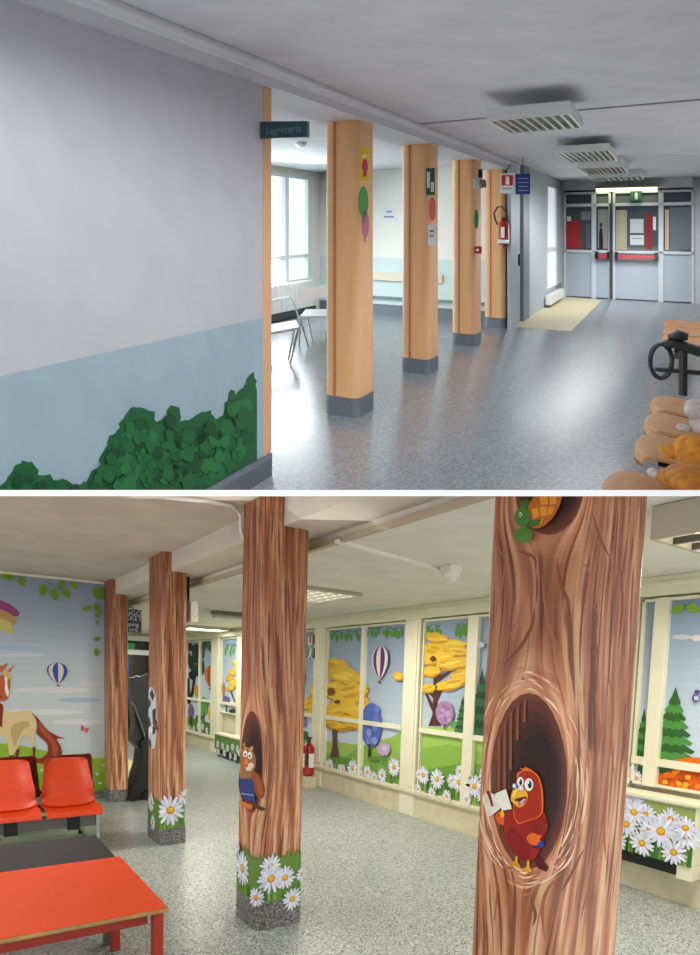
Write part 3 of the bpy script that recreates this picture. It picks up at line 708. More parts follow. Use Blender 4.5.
tag(P.mesh().build('window_mural', PAINT), 'window mural of yellow tree with brown trunk, pink bush and tall green firs over daisies', 'mural')
# ---- right bay
P, W, E, D, Lf = wallpaint('right')
W([(640,757),(700,766),(740,770),(740,800),(625,795)], (60,110,60))
E(682,637,10,2.5,(200,196,206),.1); E(697,638,6,3,(222,206,204),.1)
a = zr(641,760); pine(P, a[0], .93, .07, .4, (70,130,60)); a = zr(671,757); pine(P, a[0], .97, .17, .52, (70,132,58))
for k in range(12): E(R.uniform(640,665), R.uniform(768,792), 5, 4, R.choice(((56,110,50),(40,86,44),(90,140,60))), .2, 9)
E(690,781,32,13,(206,92,26),.06,24); E(692,762,18,5,(216,110,30),.06)
for k in range(40): E(690+R.uniform(-24,24), 780+R.uniform(-9,9), 3.2, 2.6, R.choice(((240,140,30),(226,96,24),(246,172,50),(196,72,24))), .2, 8)
Lf(686,606,.10,-25,(128,176,50)); Lf(688,606,.10,205,(128,176,50)); W(stroke([(683,604),(687,607),(692,603)],1), (90,120,60))
E(698,698,4,4,(90,60,140)); E(698.3,698,2.6,2.6,(176,190,208)); E(699,692,3,2.2,(90,60,140))
for x, y, r in ((632,775,9),(638,786,8)): D(x, y, r)
tag(P.mesh().build('window_mural', PAINT), 'window mural of green fir and orange bush at right edge of lower hall', 'mural')
# ---- exit-sign bay
P, W, E, D, Lf = wallpaint('exit')
W([(284,735),(300,736),(316,738),(316,780),(284,770)], (120,168,70)); yellow(E, ((311,700,6,6),(308,705,6,5),(315,690,5,8),(314,712,6,6)))
E(304,722,4,6,(130,110,160),.08); E(303,735,6,5,(60,110,60),.15); Lf(305,642,.16,-90); Lf(303,634,.14,-70)
q = zr(302,680); balloon(P, q[0], q[1], .12, .16, (50,70,60), (210,214,206))
for x, y, r in ((304,766,5),(311,772,6),(292,762,6)): D(x, y, r)
tag(P.mesh().build('window_mural', PAINT), 'narrow window mural of leaves and yellow foliage behind the red extinguisher', 'mural')
# ---- far bays
P, W, E, D, Lf = wallpaint('radfar')
fronds(Lf, W, 225, 238, 646, 4, .13); yellow(E, ((233,672,4,4),(236,662,3,4),(230,678,4,3),(235,683,5,5),(231,688,4,3),(238,670,3,8)))
W([(231,692),(232,690),(236,702),(235,702)], (90,60,50)); W([(222,712),(228,714),(240,718),(240,740),(222,738)], (116,166,64)); E(227,701,4,5,(110,96,150),.1); W([(226.6,703),(227.4,703),(227.6,714),(226.4,714)], (60,50,50)); E(234,711,4,2.5,(44,84,44),.2)
W([(222.6,690),(224,680),(225.5,690),(224,700)], (200,120,50))
tag(P.mesh().build('window_mural', PAINT), 'window mural of yellow tree above the farther radiator cover', 'mural')
P, W, E, D, Lf = wallpaint('far')
W([(186,716),(200,720),(214,724),(214,750),(186,745)], (84,134,58)); 
for k in range(26): E(R.uniform(188,202), R.uniform(646,676), 3.4, 5, R.choice(((30,46,38),(40,60,46),(24,36,32))), .2, 9)
for k in range(14): E(R.uniform(202,213), R.uniform(642,656), 2.2, 3, R.choice(((48,78,56),(70,100,70))), .2, 8)
W([(188,678),(190,678),(190.5,700),(188,702)], (34,34,32)); W([(194,676),(197,672),(194,694),(190,704),(188,704),(192,690)], (36,34,32))
q = zr(210.4,676); balloon(P, q[0], q[1], .26, .20, (196,120,34), (150,60,40)); q = zr(197,691); balloon(P, q[0], q[1], .14, .12, (214,160,50), (190,110,50))
E(191.5,711,3,7,(122,104,148),.08); W([(191,716),(192,716),(192.2,724),(190.8,724)], (60,50,50)); E(204.6,706,4.4,9.5,(96,150,80),.04); W([(204.2,714),(205,714),(205.2,722),(204,722)], (90,80,60)); E(211,713,2.5,7,(220,180,50),.1); E(200,718,4,3,(60,104,50),.2)
for x, y, r in ((190,728,4),(195,729,4),(199,726,4),(204,727,4),(208,731,4.5),(212,735,4),(193,733,3)): D(x, y, r)
tag(P.mesh().build('window_mural', PAINT), 'farthest window mural of dark tree, orange balloon and round green tree', 'mural')

# ---- radiator covers with daisies
def radiator(x0, x1, XR, label, ds, ztop, zbot, ledge, yends=None):
    yf, yn = yends if yends else (onB(0, XR, x0, 800).y, onB(0, XR, x1, 800).y)
    t = thing('radiator_cover', label, 'radiator cover', ((XR+XW)/2, (yf+yn)/2, 0))
    mb = MB(); mb.box((XR, yn, zbot), (XW-.06, yf, ztop), bev=.006); mb.build('body', CREAM, t)
    mb = MB(); mb.box((XR+.03, yn+.12, zbot-.085), (XW-.09, yf-.02, zbot-.002)); mb.box((XR+.04, yf-.07, 0.0), (XR+.07, yf-.04, zbot)); mb.build('radiator', mat('black_gap_strip',(26,26,26),.6), t)  # near-black box filling the gap under the cover, and one leg
    mb = MB(); mb.box((XR+.005, yn, zbot-.10), (XW-.06, yn+.10, zbot-.001), bev=.004); mb.build('foot', CREAM, t)
    mb = MB(); mb.box((XR-.025, yn-.02, ztop), (XW-.055, yf+.02, ztop+.035), bev=.008); mb.build('top_ledge', CREAM, t)
    P = Paint(lambda a, b, h: (XR-.002-h, a, b), step=.0003)
    P.poly([(yf,zbot),(yn,zbot),(yn,ztop-.01),(yf,ztop-.01)], (150,170,92)); P.poly([(yf,zbot),(yn,zbot),(yn,zbot+.2),(yf,zbot+.24)], (104,146,70))
    grass(P, yf, yn, zbot, .32, 80)
    for x, y, r in ds:
        a = onB(0, XR, x, y); b = onB(0, XR, x, y-r); daisy(P, min(yf-.05,max(yn+.05,a.y)), a.z, b.z-a.z)
    P.mesh().build('daisy_print', PAINT, t); return t
radiator(600, 697, 4.10, 'radiator cover printed with daisies under the right-hand window',
    ((634,803,13),(646,814,12),(664,823,11),(671,819,12),(627,824,14),(651,829,13),(697,838,16),(635,812,14),(643,843,14),(662,831,17),(675,852,14),(688,828,13),(618,840,12)), .715, .31, 0, (onB(0,4.1,600,800).y, onB(0,4.1,697,800).y))
radiator(214, 262, 4.10, 'farther radiator cover printed with small daisies beyond the owl pillar',
    ((218,744,4),(223,746,4),(228,748,4),(233,747,4.5),(238,749,4.5),(219,752,4),(225,753,4.5),(231,756,4),(236,757,4.5),(240,753,4)), .40, .14, 0)

# ------------------------------------------------------------------ end of the lower hall
mb = MB(); mb.box((1.3, YE, 0), (XW+.2, YE+.12, ZR+.02)); mb.box((1.45, YM+.15, 0), (1.58, YE, ZL)); struct(mb.build('wall_end', mat('wall_end_cream',(206,206,192),.7)))
def yq(x, y, Y): p = onB(1, Y, x, y); return p
dr = thing('door_1', 'x','x', (2.6, YE-.03, 0)); del dr['label']; del dr['category']; struct(dr)
a = yq(127,636,YE-.05); b = yq(149,800,YE-.05)
XA, XB = a.x-.5, b.x+.5; zt = a.z
mb = MB(); zs = [yq(140,y,YE-.05).z for y in (636,641,650,655)]
mb.box((XA,YE-.06,zs[1]), (XB,YE-.01,zs[0])); mb.box((XA,YE-.06,zs[3]), (XB,YE-.01,zs[2])); mb.box((XA,YE-.06,0), (XA+.06,YE-.01,zs[0])); mb.box((XB-.06,YE-.06,0), (XB,YE-.01,zs[0])); mb.build('door_frame', mat('white_door_frame',(235,238,232),.4), dr)
mb = MB(); mb.box((XA+.05,YE-.035,.0), (XB-.05,YE-.02,zs[3])); mb.box((XA+.05,YE-.035,zs[2]), (XB-.05,YE-.02,zs[1])); mb.build('dark_glass', mat('dark_door_glass',(40,42,40),.1), dr)
def sign_plate(name, p0, p1, F, m, axis=1, depth=.012):
    mb = MB(F); mb.box(p0, (p1[0], p1[1]+depth, p1[2]) if axis == 1 else (p1[0]+depth, p1[1], p1[2]), bev=.002); return mb
WHITE_P = mat('white_plastic', (235,235,232), .4)
YS = 7.7
a, b = yq(126,609,YS), yq(141.5,633,YS)
t = thing('hanging_sign', 'navy blue hanging sign with white lettering between the two farthest tree pillars', 'sign', ((a.x+b.x)/2, YS, b.z))
mb = MB(); mb.box((a.x-.12, YS, b.z), (b.x, YS+.02, a.z)); mb.build('sign_board', mat('navy_sign',(22,30,84),.35), t)
mb = MB(); mb.tube([(b.x-.05,YS+.01,a.z),(b.x-.2,YS+.01,ZR+.0)], .004); mb.tube([(a.x+.0,YS+.01,a.z),(a.x+.1,YS+.01,ZR)], .004); mb.build('hanger_wire', mat('dark_wire',(50,50,45),.5), t)
TW = mat('white_lettering', (225,228,235), .5)
for txt, y, s_ in (('NGO', 613.5, .085), ('CKET', 618.5, .085), ('ping', 624.5, .075), ('ure', 629.5, .075)):
    p = yq(133.5, y, YS-.002); text(txt, 'lettering', FB, (p.x, YS-.002, p.z), (1,0,0), (0,0,1), s_, TW, t)
a, b = yq(130,643,YE-.08), yq(134.5,649.5,YE-.08)
mb = MB(); mb.box((a.x-.3, YE-.10, b.z), (b.x, YE-.065, a.z)); mb.build('exit_sign', mat('exit_green',(20,150,90),.4)); tag(bpy.data.objects['exit_sign'], 'small green exit sign on white door frame at far end of lower hall', 'sign')
a, b = yq(128,656,YE-.5), yq(134,700,YE-.5)
P = Paint(lambda u, v, h: (u, YE-.075-h, v), step=.0005)
P.poly([(a.x-.2,b.z),(b.x,b.z),(b.x,a.z),(a.x-.2,a.z)], (56,84,190))
for k in range(14):
    zz = b.z+(a.z-b.z)*(k+.5)/14; P.poly([(a.x-.15+R.uniform(0,.1),zz-.025),(b.x-R.uniform(.02,.12),zz-.025),(b.x-R.uniform(.02,.12),zz+.02),(a.x-.1,zz+.02)], (205,214,236))
tag(P.mesh().build('poster', PAINT), 'tall blue poster with white print beside the far door', 'poster')
# black folded pushchair
YP = 6.9
def pk(pts, Y): return [onB(1, Y, *q) for q in pts]
BLK = mat('black_fabric', (24,24,26), .55, bump=.3, nscale=20)
t = thing('pushchair', 'black folded pushchair standing behind the third tree pillar', 'pushchair', (2.0, YP+.2, 0))
def prism(mb, pts, y0, y1):
    n = len(pts); vs = [(p.x, y0, p.z) for p in pts]+[(p.x, y1, p.z) for p in pts]
    mb.quadlist(vs, [tuple(range(n)), tuple(reversed(range(n, 2*n)))]+[(i,(i+1)%n,n+(i+1)%n,n+i) for i in range(n)])
YP0 = 7.05
mb = MB(); prism(mb, pk([(141,742),(142.5,751),(141,765),(136,782),(129.5,792),(129.5,799),(150,799),(155,742),(150,735)], YP0), YP0, YP0+.35); mb.build('seat_fabric', BLK, t, smooth=False)
mb = MB(); prism(mb, pk([(134,678),(150,676),(153,735),(146,745),(141,750),(134,742),(137,728),(136,705)], YP0), YP0+.08, YP0+.3); mb.build('hood', mat('black_hood',(34,36,36),.35), t)
mb = MB(); pp = pk([(130,702),(134,705),(141,725),(146,740),(150,760)], YP0+.03); mb.tube([(p.x,p.y,p.z) for p in pp], .015); pp = pk([(135,676),(140,677),(147,674)], YP0+.05); mb.tube([(p.x,p.y,p.z) for p in pp], .016); mb.build('frame_tube', mat('grey_tube',(120,124,120),.3,1), t)
for x_ in (132.5, 147):
    p = onB(1, YP0-.01, x_, 794); mb = MB(); mb.lathe((p.x, YP0-.05, .055), [(.02,0),(.055,.0),(.055,.03),(.02,.03)], 18, axis=1); mb.build('wheel', mat('black_rubber',(18,18,18),.7), t)
# yellow floor strips
YEL = mat('yellow_floor_vinyl', (222,214,140), .5, noise=.04)
for k, (q, lb) in enumerate((([(128,759),(143,766),(142,772),(128,771)], 'narrow pale yellow floor strip in front of far door'), ([(128,774),(140,772),(136,785),(130,792),(126,790)], 'wider pale yellow floor strip behind the pushchair'), ([(181,786),(190,791),(181,791)], 'small yellow floor corner beside third tree pillar'))):
    mb = MB(); pts = [onB(2, .004, *p) for p in q]; n = len(pts)
    vs = [(p.x,p.y,.0005) for p in pts]+[(p.x,p.y,.004) for p in pts]
    mb.quadlist(vs, [tuple(reversed(range(n))), tuple(range(n,2*n))]+[(i,(i+1)%n,n+(i+1)%n,n+i) for i in range(n)]); tag(mb.build('floor_strip', YEL), lb, 'floor strip')

# ---- fire extinguisher and signs by the middle bay
RED = mat('extinguisher_red', (170,24,26), .3, coat=.3); BLACK = mat('black_plastic', (22,22,22), .4)
p = onB(0, XW-.22, 308, 769)
t = thing('fire_extinguisher', 'red fire extinguisher standing by the window wall beyond the owl pillar', 'fire extinguisher', (p.x, p.y, .16))
zt0 = onB(0, XW-.22, 308, 744).z; z0 = .16
mb = MB(); mb.lathe((p.x,p.y,0), [(.05,z0),(.085,z0+.02),(.085,zt0-.05),(.06,zt0-.01),(.025,zt0+.02)], 20); cyl = mb.build('cylinder', RED, t, smooth=True)
mb = MB(); mb.lathe((p.x,p.y,0), [(.02,zt0+.01),(.02,zt0+.08)], 12); mb.box((p.x-.015,p.y-.07,zt0+.08), (p.x+.015,p.y+.05,zt0+.10)); mb.tube([(p.x,p.y-.03,zt0+.05),(p.x-.05,p.y-.09,zt0+.08),(p.x-.08,p.y-.11,zt0-.05),(p.x-.08,p.y-.09,z0+.15)], .012); mb.build('valve_and_hose', BLACK, t)
mb = MB(); mb.box((p.x-.088,p.y-.04,z0+.12), (p.x-.08,p.y+.04,zt0-.12)); mb.box((p.x-.04,p.y-.088,z0+.12),(p.x+.04,p.y-.082,zt0-.12)); mb.build('paper_label', WHITE_P, cyl)
mb = MB(); mb.box((p.x-.08,p.y-.08,0.0), (p.x+.08,p.y+.08,z0-.002), bev=.004); tag(mb.build('extinguisher_stand', CREAMD), 'low cream block under the fire extinguisher', 'stand')
for k, (y0, y1, c, lb) in enumerate(((635.5,644,(120,34,34),'dark red fire sign with white pictogram above the green exit sign'), (648,658.5,(18,92,66),'green emergency exit sign with white running figure by window post'))):
    a, b = onB(0, XW-.05, 307.5, y0), onB(0, XW-.05, 315.5, y1)
    t = thing('wall_sign', lb, 'sign', (XW-.05, (a.y+b.y)/2, b.z))
    mb = MB(); mb.box((XW-.06, b.y, b.z), (XW-.045, a.y, a.z), bev=.002); mb.build('plate', mat('sign_'+str(k), c, .4), t)
    P = Paint(lambda u, v, h: (XW-.062-h, u, v), step=.0005); cy, cz = (a.y+b.y)/2, (a.z+b.z)/2; w = (a.y-b.y)
    if k == 0: P.poly([(cy+w*.36,cz-.075),(cy-w*.16,cz-.075),(cy-w*.16,cz-.045),(cy+w*.36,cz-.045)], (226,220,215)); P.poly([(cy+w*.36,cz-.04),(cy+w*.16,cz-.04),(cy+w*.16,cz+.05),(cy+w*.36,cz+.05)], (226,220,215)); P.poly([(cy-w*.08,cz-.05),(cy-w*.16,cz-.05),(cy-w*.16,cz+.05),(cy-w*.08,cz+.05)], (226,220,215))
    else: P.ell(cy, cz+.06, .02, .02, (235,240,235)); P.poly([(cy-.02,cz-.02),(cy+.03,cz-.02),(cy+.03,cz+.04),(cy-.02,cz+.04)], (235,240,235)); P.poly([(cy+.03,cz-.02),(cy+.0,cz-.02),(cy-.07,cz-.09),(cy-.04,cz-.09)], (235,240,235)); P.poly([(cy+.0,cz-.02),(cy+.04,cz-.02),(cy+.08,cz-.08),(cy+.05,cz-.08)], (235,240,235))
    P.mesh().build('pictogram', PAINT, t)
# ---- ceiling fittings
WHT = mat('fitting_white', (232,228,214), .5)
p0, p1 = onB(2, ZR-.01, 336, 541), onB(2, ZR-.01, 446, 571)
mb = MB(); dx = Vector((p1.x-p0.x, p1.y-p0.y, 0)).normalized(); nx = Vector((-dx.y, dx.x, 0))*.014
mb.hexa([(p0.x-nx.x,p0.y-nx.y,ZR-.02),(p1.x-nx.x,p1.y-nx.y,ZR-.02),(p1.x+nx.x,p1.y+nx.y,ZR-.02),(p0.x+nx.x,p0.y+nx.y,ZR-.02)], [(p0.x-nx.x,p0.y-nx.y,ZR),(p1.x-nx.x,p1.y-nx.y,ZR),(p1.x+nx.x,p1.y+nx.y,ZR),(p0.x+nx.x,p0.y+nx.y,ZR)])
tag(mb.build('cable_duct', WHT), 'straight white cable duct on ceiling leading to the smoke detector', 'cable duct')
c = onB(2, ZR-.05, 451, 573)
t = thing('smoke_detector', 'white smoke detector on ceiling at the end of the cable duct', 'smoke detector', (c.x, c.y, ZR-.1))
mb = MB(); mb.box((c.x-.055,c.y-.055,ZR-.05), (c.x+.055,c.y+.055,ZR-.001), bev=.004); bx_ = mb.build('mounting_box', WHT, t)
mb = MB(); mb.lathe((c.x,c.y,0), [(.058,ZR-.051),(.056,ZR-.075),(.038,ZR-.085),(.036,ZR-.105),(.02,ZR-.112)], 20); mb.build('sensor_head', WHT, bx_, smooth=True)
# conduit beside the owl pillar
mb = MB(); pts = [onB(2, ZL-.015, 165, 497), onB(2, ZL-.015, 205, 501), onB(2, ZL-.015, 232, 506), onB(2, ZL-.02, 238, 511)]
q0 = pts[-1]; pts += [Vector((q0.x+.02,q0.y-.0,ZL-.05)), Vector((q0.x+.02,q0.y,ZL-.13)), Vector((q0.x+.05,q0.y,ZL-.19)), Vector((q0.x+.09,q0.y,ZL-.22))]
mb.tube([p for p in pts], .012); tag(mb.build('conduit', WHT, smooth=True, cut=-1), 'thin white conduit bending down from the ceiling beside the owl pillar', 'conduit')
def luminaire(name, x0, x1, y0, y1, z0, z1, F, label, lit, n=8, rows=2, group=None, blade=(210,205,190)):
    t = thing('ceiling_light', label, 'ceiling light', ((x0+x1)/2, (y0+y1)/2, z0), F, group)
    mb = MB(F); g = .02
    mb.box((x0,y0,z0), (x1,y0+g,z1)); mb.box((x0,y1-g,z0), (x1,y1,z1)); mb.box((x0,y0+g,z0), (x0+g,y1-g,z1)); mb.box((x1-g,y0+g,z0), (x1,y1-g,z1)); mb.box((x0+g,y0+g,z1-.01),(x1-g,y1-g,z1-.002)); mb.build('housing', mat('housing_'+name,(178,170,150) if F is FB else (226,228,228),.45), t)
    mb = MB(F); mb.box((x0+g,y0+g,z0+(z1-z0)*.55), (x1-g,y1-g,z0+(z1-z0)*.6)); mb.build('diffuser', mat('diffuser_'+name,(240,236,220) if lit[1] > .5 else (96,98,88),.4,emit=lit[0],es=lit[1]), t)
    mb = MB(F)
    for i in range(1, n):
        x = x0+(x1-x0)*i/n; mb.box((x-.012,y0+g,z0+.002), (x+.012,y1-g,z0+.03))
    for j in range(1, rows): y = y0+(y1-y0)*j/rows; mb.box((x0+g,y-.01,z0+.001), (x1-g,y+.01,z0+.032))
    mb.build('louvre', mat('louvre_'+name, blade, .3, .3), t); return t
# near right fitting: long side runs across the hall
a = onB(2, 2.14, 650, 540)
luminaire('near', a.x, a.x+1.15, a.y-.62, a.y, 2.14, ZR-.004, FB, 'square louvred ceiling light at right edge above the radiator', ((255,240,200), 2.2), n=7, rows=3, blade=(70,70,66))
a = onB(2, ZR-.03, 302, 609)
luminaire('mid', 2.9-.25, 3.25, 4.62, 5.45, ZR-.034, ZR-.004, FB, 'flat ceiling light panel with mottled diffuser just right of owl pillar', ((250,248,235), 1.6), n=5, rows=6, blade=(205,200,188))
a = onB(2, ZR-.05, 187, 628); b = onB(2, ZR-.05, 221, 632)
luminaire('far', a.x, b.x, a.y-.1, a.y+.5, ZR-.05, ZR, FB, 'lit ceiling light seen far off between third pillar and owl pillar', ((255,253,245), 5), n=2, rows=1)
a = onB(2, ZR-.07, 211, 616); 
t = thing('emergency_lamp', 'long oval emergency lamp under ceiling left of owl pillar', 'emergency lamp', (a.x+.3, a.y, ZR-.08))
mb = MB(); mb.box((a.x,a.y-.06,ZR-.04), (a.x+.6,a.y+.06,ZR-.005), bev=.015); mb.build('base', mat('lamp_grey',(120,120,105),.4), t)
mb = MB(); mb.box((a.x+.02,a.y-.05,ZR-.085), (a.x+.58,a.y+.05,ZR-.041), bev=.02); mb.build('lens', mat('lens_clear',(190,190,170),.2), t)
mb = MB(); q = onB(2, ZR-.015, 190, 607); mb.tube([(q.x,q.y,ZR-.012),(a.x,a.y,ZR-.012)], .01); tag(mb.build('conduit', WHT), 'thin conduit on ceiling feeding the emergency lamp', 'conduit')
p = onB(0, 1.82, 191, 612)
t = thing('alarm_box', 'small cream alarm box on right side of third tree pillar', 'alarm', (1.86, 5.25, p.z-.12)); zc = onB(1,5.2,191,612).z
mb = MB(); mb.box((1.805,5.14,zc-.09), (1.87,5.28,zc+.09), bev=.008); mb.build('case', WHT, t)
mb = MB(); mb.lathe((1.871,5.2,zc), [(.03,0),(.03,.012)], 14, axis=0); mb.build('dome', mat('dome',(150,140,120),.4), t)
mb = MB(); mb.tube([(1.83,5.28,zc+.1),(1.83,5.28,ZS)], .012); tag(mb.build('conduit', BLACK), 'short black conduit above the alarm box on third tree pillar', 'conduit')

# ------------------------------------------------------------------ seats and tables, lower hall
ORG = mat('orange_red_plastic', (208,64,20), .38, noise=.04, nscale=60, spec=.5, bump=.1); DRED = mat('dark_red_plastic', (110,26,20), .4)
CHR = mat('chrome', (190,190,190), .2, 1); GREYM = mat('grey_steel', (112,110,104), .45, .5)
def shell(mb, cx, y0, z, w, d, hb, face=1, th=.012, wt=.8, lean=.10):
    """moulded shell: rounded front lip, dished seat, back narrowing upward. face=1: sitter looks to -y"""
    prof = []
    for k in range(5): a = k/4*PI/2; prof.append((-.0+.03*(1-math.sin(a))-.0, -.03*(1-math.sin(a))*1.2+.0, 0))
    path = [(0,-.035,.985),(.005,-.012,.99),(.02,0,1.0),(.10,-.008,1.0),(.22,-.022,1.0),(.32,-.022,1.0),(d-.05,-.008,1.0),(d-.012,.03,.99),(d+.01,.09,.97),(d+.02,.16,.94),(d+.02+lean*.45,hb*.62,.88),(d+.02+lean*.8,hb*.86,.83),(d+.02+lean*.95,hb*.96,.80),(d+.02+lean,hb,.70)]
    n = 13
    for side in (0, 1):
        vs = []; fs = []
        for (py, pz, ws) in path:
            for i in range(n):
                u = -1+2*i/(n-1); edge = abs(u)**4
                x = cx+u*w/2*ws; yy = py - (edge*.05 if pz > .08 else 0); zz = pz + (edge*.035 if (pz < .08 and .02 < py) else 0)
                if side: yy += th*.9; zz -= th*.4 if pz < .08 else 0
                vs.append((x, y0+face*yy, z+zz))
        for j in range(len(path)-1):
            for i in range(n-1): fs.append((j*n+i, j*n+i+1, (j+1)*n+i+1, (j+1)*n+i))
        mb.quadlist(vs, fs)
    o = len(mb.v)-2*n*len(path); m = len(path); rim = [i for i in range(n)] + [j*n+n-1 for j in range(1,m)] + [(m-1)*n+i for i in range(n-2,-1,-1)] + [j*n for j in range(m-2,0,-1)]
    for a_, b_3 in zip(rim, rim[1:]+rim[:1]): mb.f.append([o+a_, o+b_3, o+n*m+b_3, o+n*m+a_]); mb.c.append(None)
YB = 5.02; SZ = .38
t = thing('beam_seating', 'row of orange-red plastic shell seats on a steel beam in front of horse mural', 'bench', (.6, YB+.45, 0))
for cx in (.855, .415, -.025):
    mb = MB(); shell(mb, cx, YB, SZ, .41, .36, .37); mb.build('seat_shell', ORG, t, smooth=True)
for cx in (.93, .49, .05):
    mb = MB(); shell(mb, cx, YB+1.06, SZ, .41, .36, .38, face=-1); lab(mb.build('seat_shell', DRED, t, smooth=True), 'dark red rear seat shell facing the mural')
mb = MB(); mb.box((-.6,YB+.10,SZ-.145), (1.06,YB+.16,SZ-.045), bev=.004); mb.box((-.6,YB+.50,SZ-.09),(1.1,YB+.56,SZ-.03),bev=.004); mb.build('beam', GREYM, t)
for cx in (.855, .415, -.025):
    mb = MB(); mb.box((cx-.045,YB+.08,SZ-.16), (cx+.045,YB+.2,SZ-.03), bev=.003); lab(mb.build('bracket', BLACK, t), 'black seat bracket')
for x_ in (1.04, -.5):
    mb = MB(); mb.tube([(x_,YB+.10,.03),(x_,YB+.10,SZ-.05)], .02); mb.tube([(x_,YB+.05,.05),(x_,YB+.8,.05)], .018); mb.tube([(x_,YB+.75,.05),(x_,YB+.75,SZ-.05)], .018); lg = mb.build('leg', CHR, t, smooth=True)
    for yy in (YB+.05, YB+.8):
        mb = MB(); mb.lathe((x_,yy,0), [(.028,0),(.03,.02),(.022,.05)], 14); mb.build('foot_cap', BLACK, lg, smooth=True)
def table(x0, x1, y0, y1, z, label, topm, legm, edgem, legs):
    t = thing('low_table', label, 'table', ((x0+x1)/2, (y0+y1)/2, 0))
    mb = MB(); mb.box((x0,y0,z-.022), (x1,y1,z-.003), bev=.006); lab(mb.build('edge_band', edgem, t), 'pale wood edge band')
    mb = MB(); mb.box((x0+.004,y0+.004,z-.004), (x1-.004,y1-.004,z), bev=.001); mb.build('tabletop', topm, t)
    mb = MB(); g = .07
    mb.box((x0+g,y0+g,z-.085), (x1-g,y0+g+.02,z-.022)); mb.box((x0+g,y1-g-.02,z-.085), (x1-g,y1-g,z-.022)); mb.box((x1-g-.02,y0+g+.02,z-.085), (x1-g,y1-g-.02,z-.022)); mb.box((x0+g,y0+g+.02,z-.085),(x0+g+.02,y1-g-.02,z-.022)); mb.build('apron', legm, t)
    for lx, ly in legs:
        mb = MB(); mb.box((lx,ly,0), (lx+.045,ly+.045,z-.023), bev=.006); mb.build('leg', legm, t)
REDT = mat('table_top_red', (226,74,24), .35, noise=.03, nscale=80); REDL = mat('table_leg_red', (166,46,22), .45)
BLKT = mat('table_top_black', (52,52,54), .38, noise=.05, nscale=80)
EDG = mat('pale_wood_edge', (176,142,80), .5, noise=.1, nscale=20)
table(-.75, .785, 2.47, 3.305, .5, 'low red-topped table with pale wood edge in front at lower left', REDT, REDL, EDG, ((.725,2.49),(.725,3.24),(-.72,2.49),(-.72,3.24)))
table(-.75, .765, 3.31, 3.82, .497, 'low black-topped table pushed against back of the red table', BLKT, GREYM, BLKT, ((.705,3.33),(.705,3.75),(-.72,3.33),(-.72,3.75)))

# lights of the lower hall (the near, mid and far ones under its fittings)
area('lamp_near', (3.3, 1.5, 2.1), (.9,.6), 30, (1,.93,.8))
area('lamp_mid', (2.95, 4.9, 2.2), (.6,.7), 44, (1,.94,.84))
area('lamp_far', (3.4, 9.3, 2.2), (.7,.5), 34, (1,.97,.9))
area('fill_end', (2.9, 11.8, 2.2), (.8,.4), 26, (1,.98,.94))  # added fill to brighten the dark far end, no fitting here
area('lamp_left', (-.6, 4.4, 2.40), (1.2,.5), 44, (1,.95,.86))  # area light with no fitting built at this spot

# ================================================================== THE WHITE BOARD between the two levels
def cp(x, y, d): return EYE + cam2w(((x-PX)/FOC*d, (y-PY)/FOC*d, d))
mb = MB(); d0, d1 = 1.15, 3.2
mb.hexa([cp(-120,496.2,d0), cp(820,496.2,d0), cp(760,496.2,d1), cp(-60,496.2,d1)], [cp(-120,490,d0), cp(820,490,d0), cp(760,490,d1), cp(-60,490,d1)])
struct(mb.build('trim_30', mat('white_board', (252,252,252), .6)))

# ================================================================== UPPER CORRIDOR (undecorated)
FLOOR_A = terrazzo('floor_polished_blue_grey', (146,153,160), (124,132,140), (164,171,178), .22, 70, .05)
CEIL_A = mat('ceiling_grey_white', (208,208,213), .85, noise=.03, nscale=3)
WALL_A = mat('wall_grey_white', (188,187,193), .75, noise=.02, nscale=4)
BLUE_A = mat('dado_blue_grey', (150,174,184), .6, noise=.03, nscale=5)
PALE_A = mat('wall_pale', (238,236,228), .7); PALEB_A = mat('dado_pale_blue', (206,224,222), .6)
ORA = mat('orange_column_paint', (236,182,128), .45, noise=.04, nscale=6, stretch=(1,1,.2))
SKA = mat('grey_skirting', (104,114,126), .5, noise=.1, nscale=50)
ZC, ZSO, UW, VF, UF, VD = 2.78, 2.64, -2.42, 10.45, -6.3, 15.2
mb = MB(FA); mb.box((-7.0, 1.2, -.03), (1.6, VD+.3, 0)); struct(mb.build('floor_upper', FLOOR_A, cut=1))
mb = MB(FA); mb.box((-7.0, .2, ZC), (1.6, VD+.3, ZC+.1)); struct(mb.build('ceiling_upper', CEIL_A, cut=1))
mb = MB(FA); mb.box((-2.80, .2, ZSO), (-2.38, 10.6, ZC)); struct(mb.build('trim_31', mat('beam_grey_white',(200,200,205),.8), cut=1))
mb = MB(FA); mb.box((-2.38, .2, ZC-.075), (-2.335, 10.6, ZC-.002)); mb.box((-2.38, .2, ZC-.045), (-2.325, 10.6, ZC-.03)); struct(mb.build('trim_32', mat('cornice_light',(222,222,226),.7), cut=1))
VP = onA(0, UW, 271.5, 400).y
mb = MB(FA); mb.box((-2.76, .2, 0), (UW, VP-.10, ZSO)); struct(mb.build('wall_left', WALL_A, cut=1))
DZ = onA(0, UW, 100, 354).z
mb = MB(FA); mb.box((UW, .2, 0), (UW+.003, VP-.10, DZ)); struct(mb.build('trim_33', BLUE_A, cut=1))
mb = MB(FA); mb.box((UW, .2, 0), (UW+.02, VP-.02, .155)); struct(mb.build('baseboard_left', SKA, cut=1))
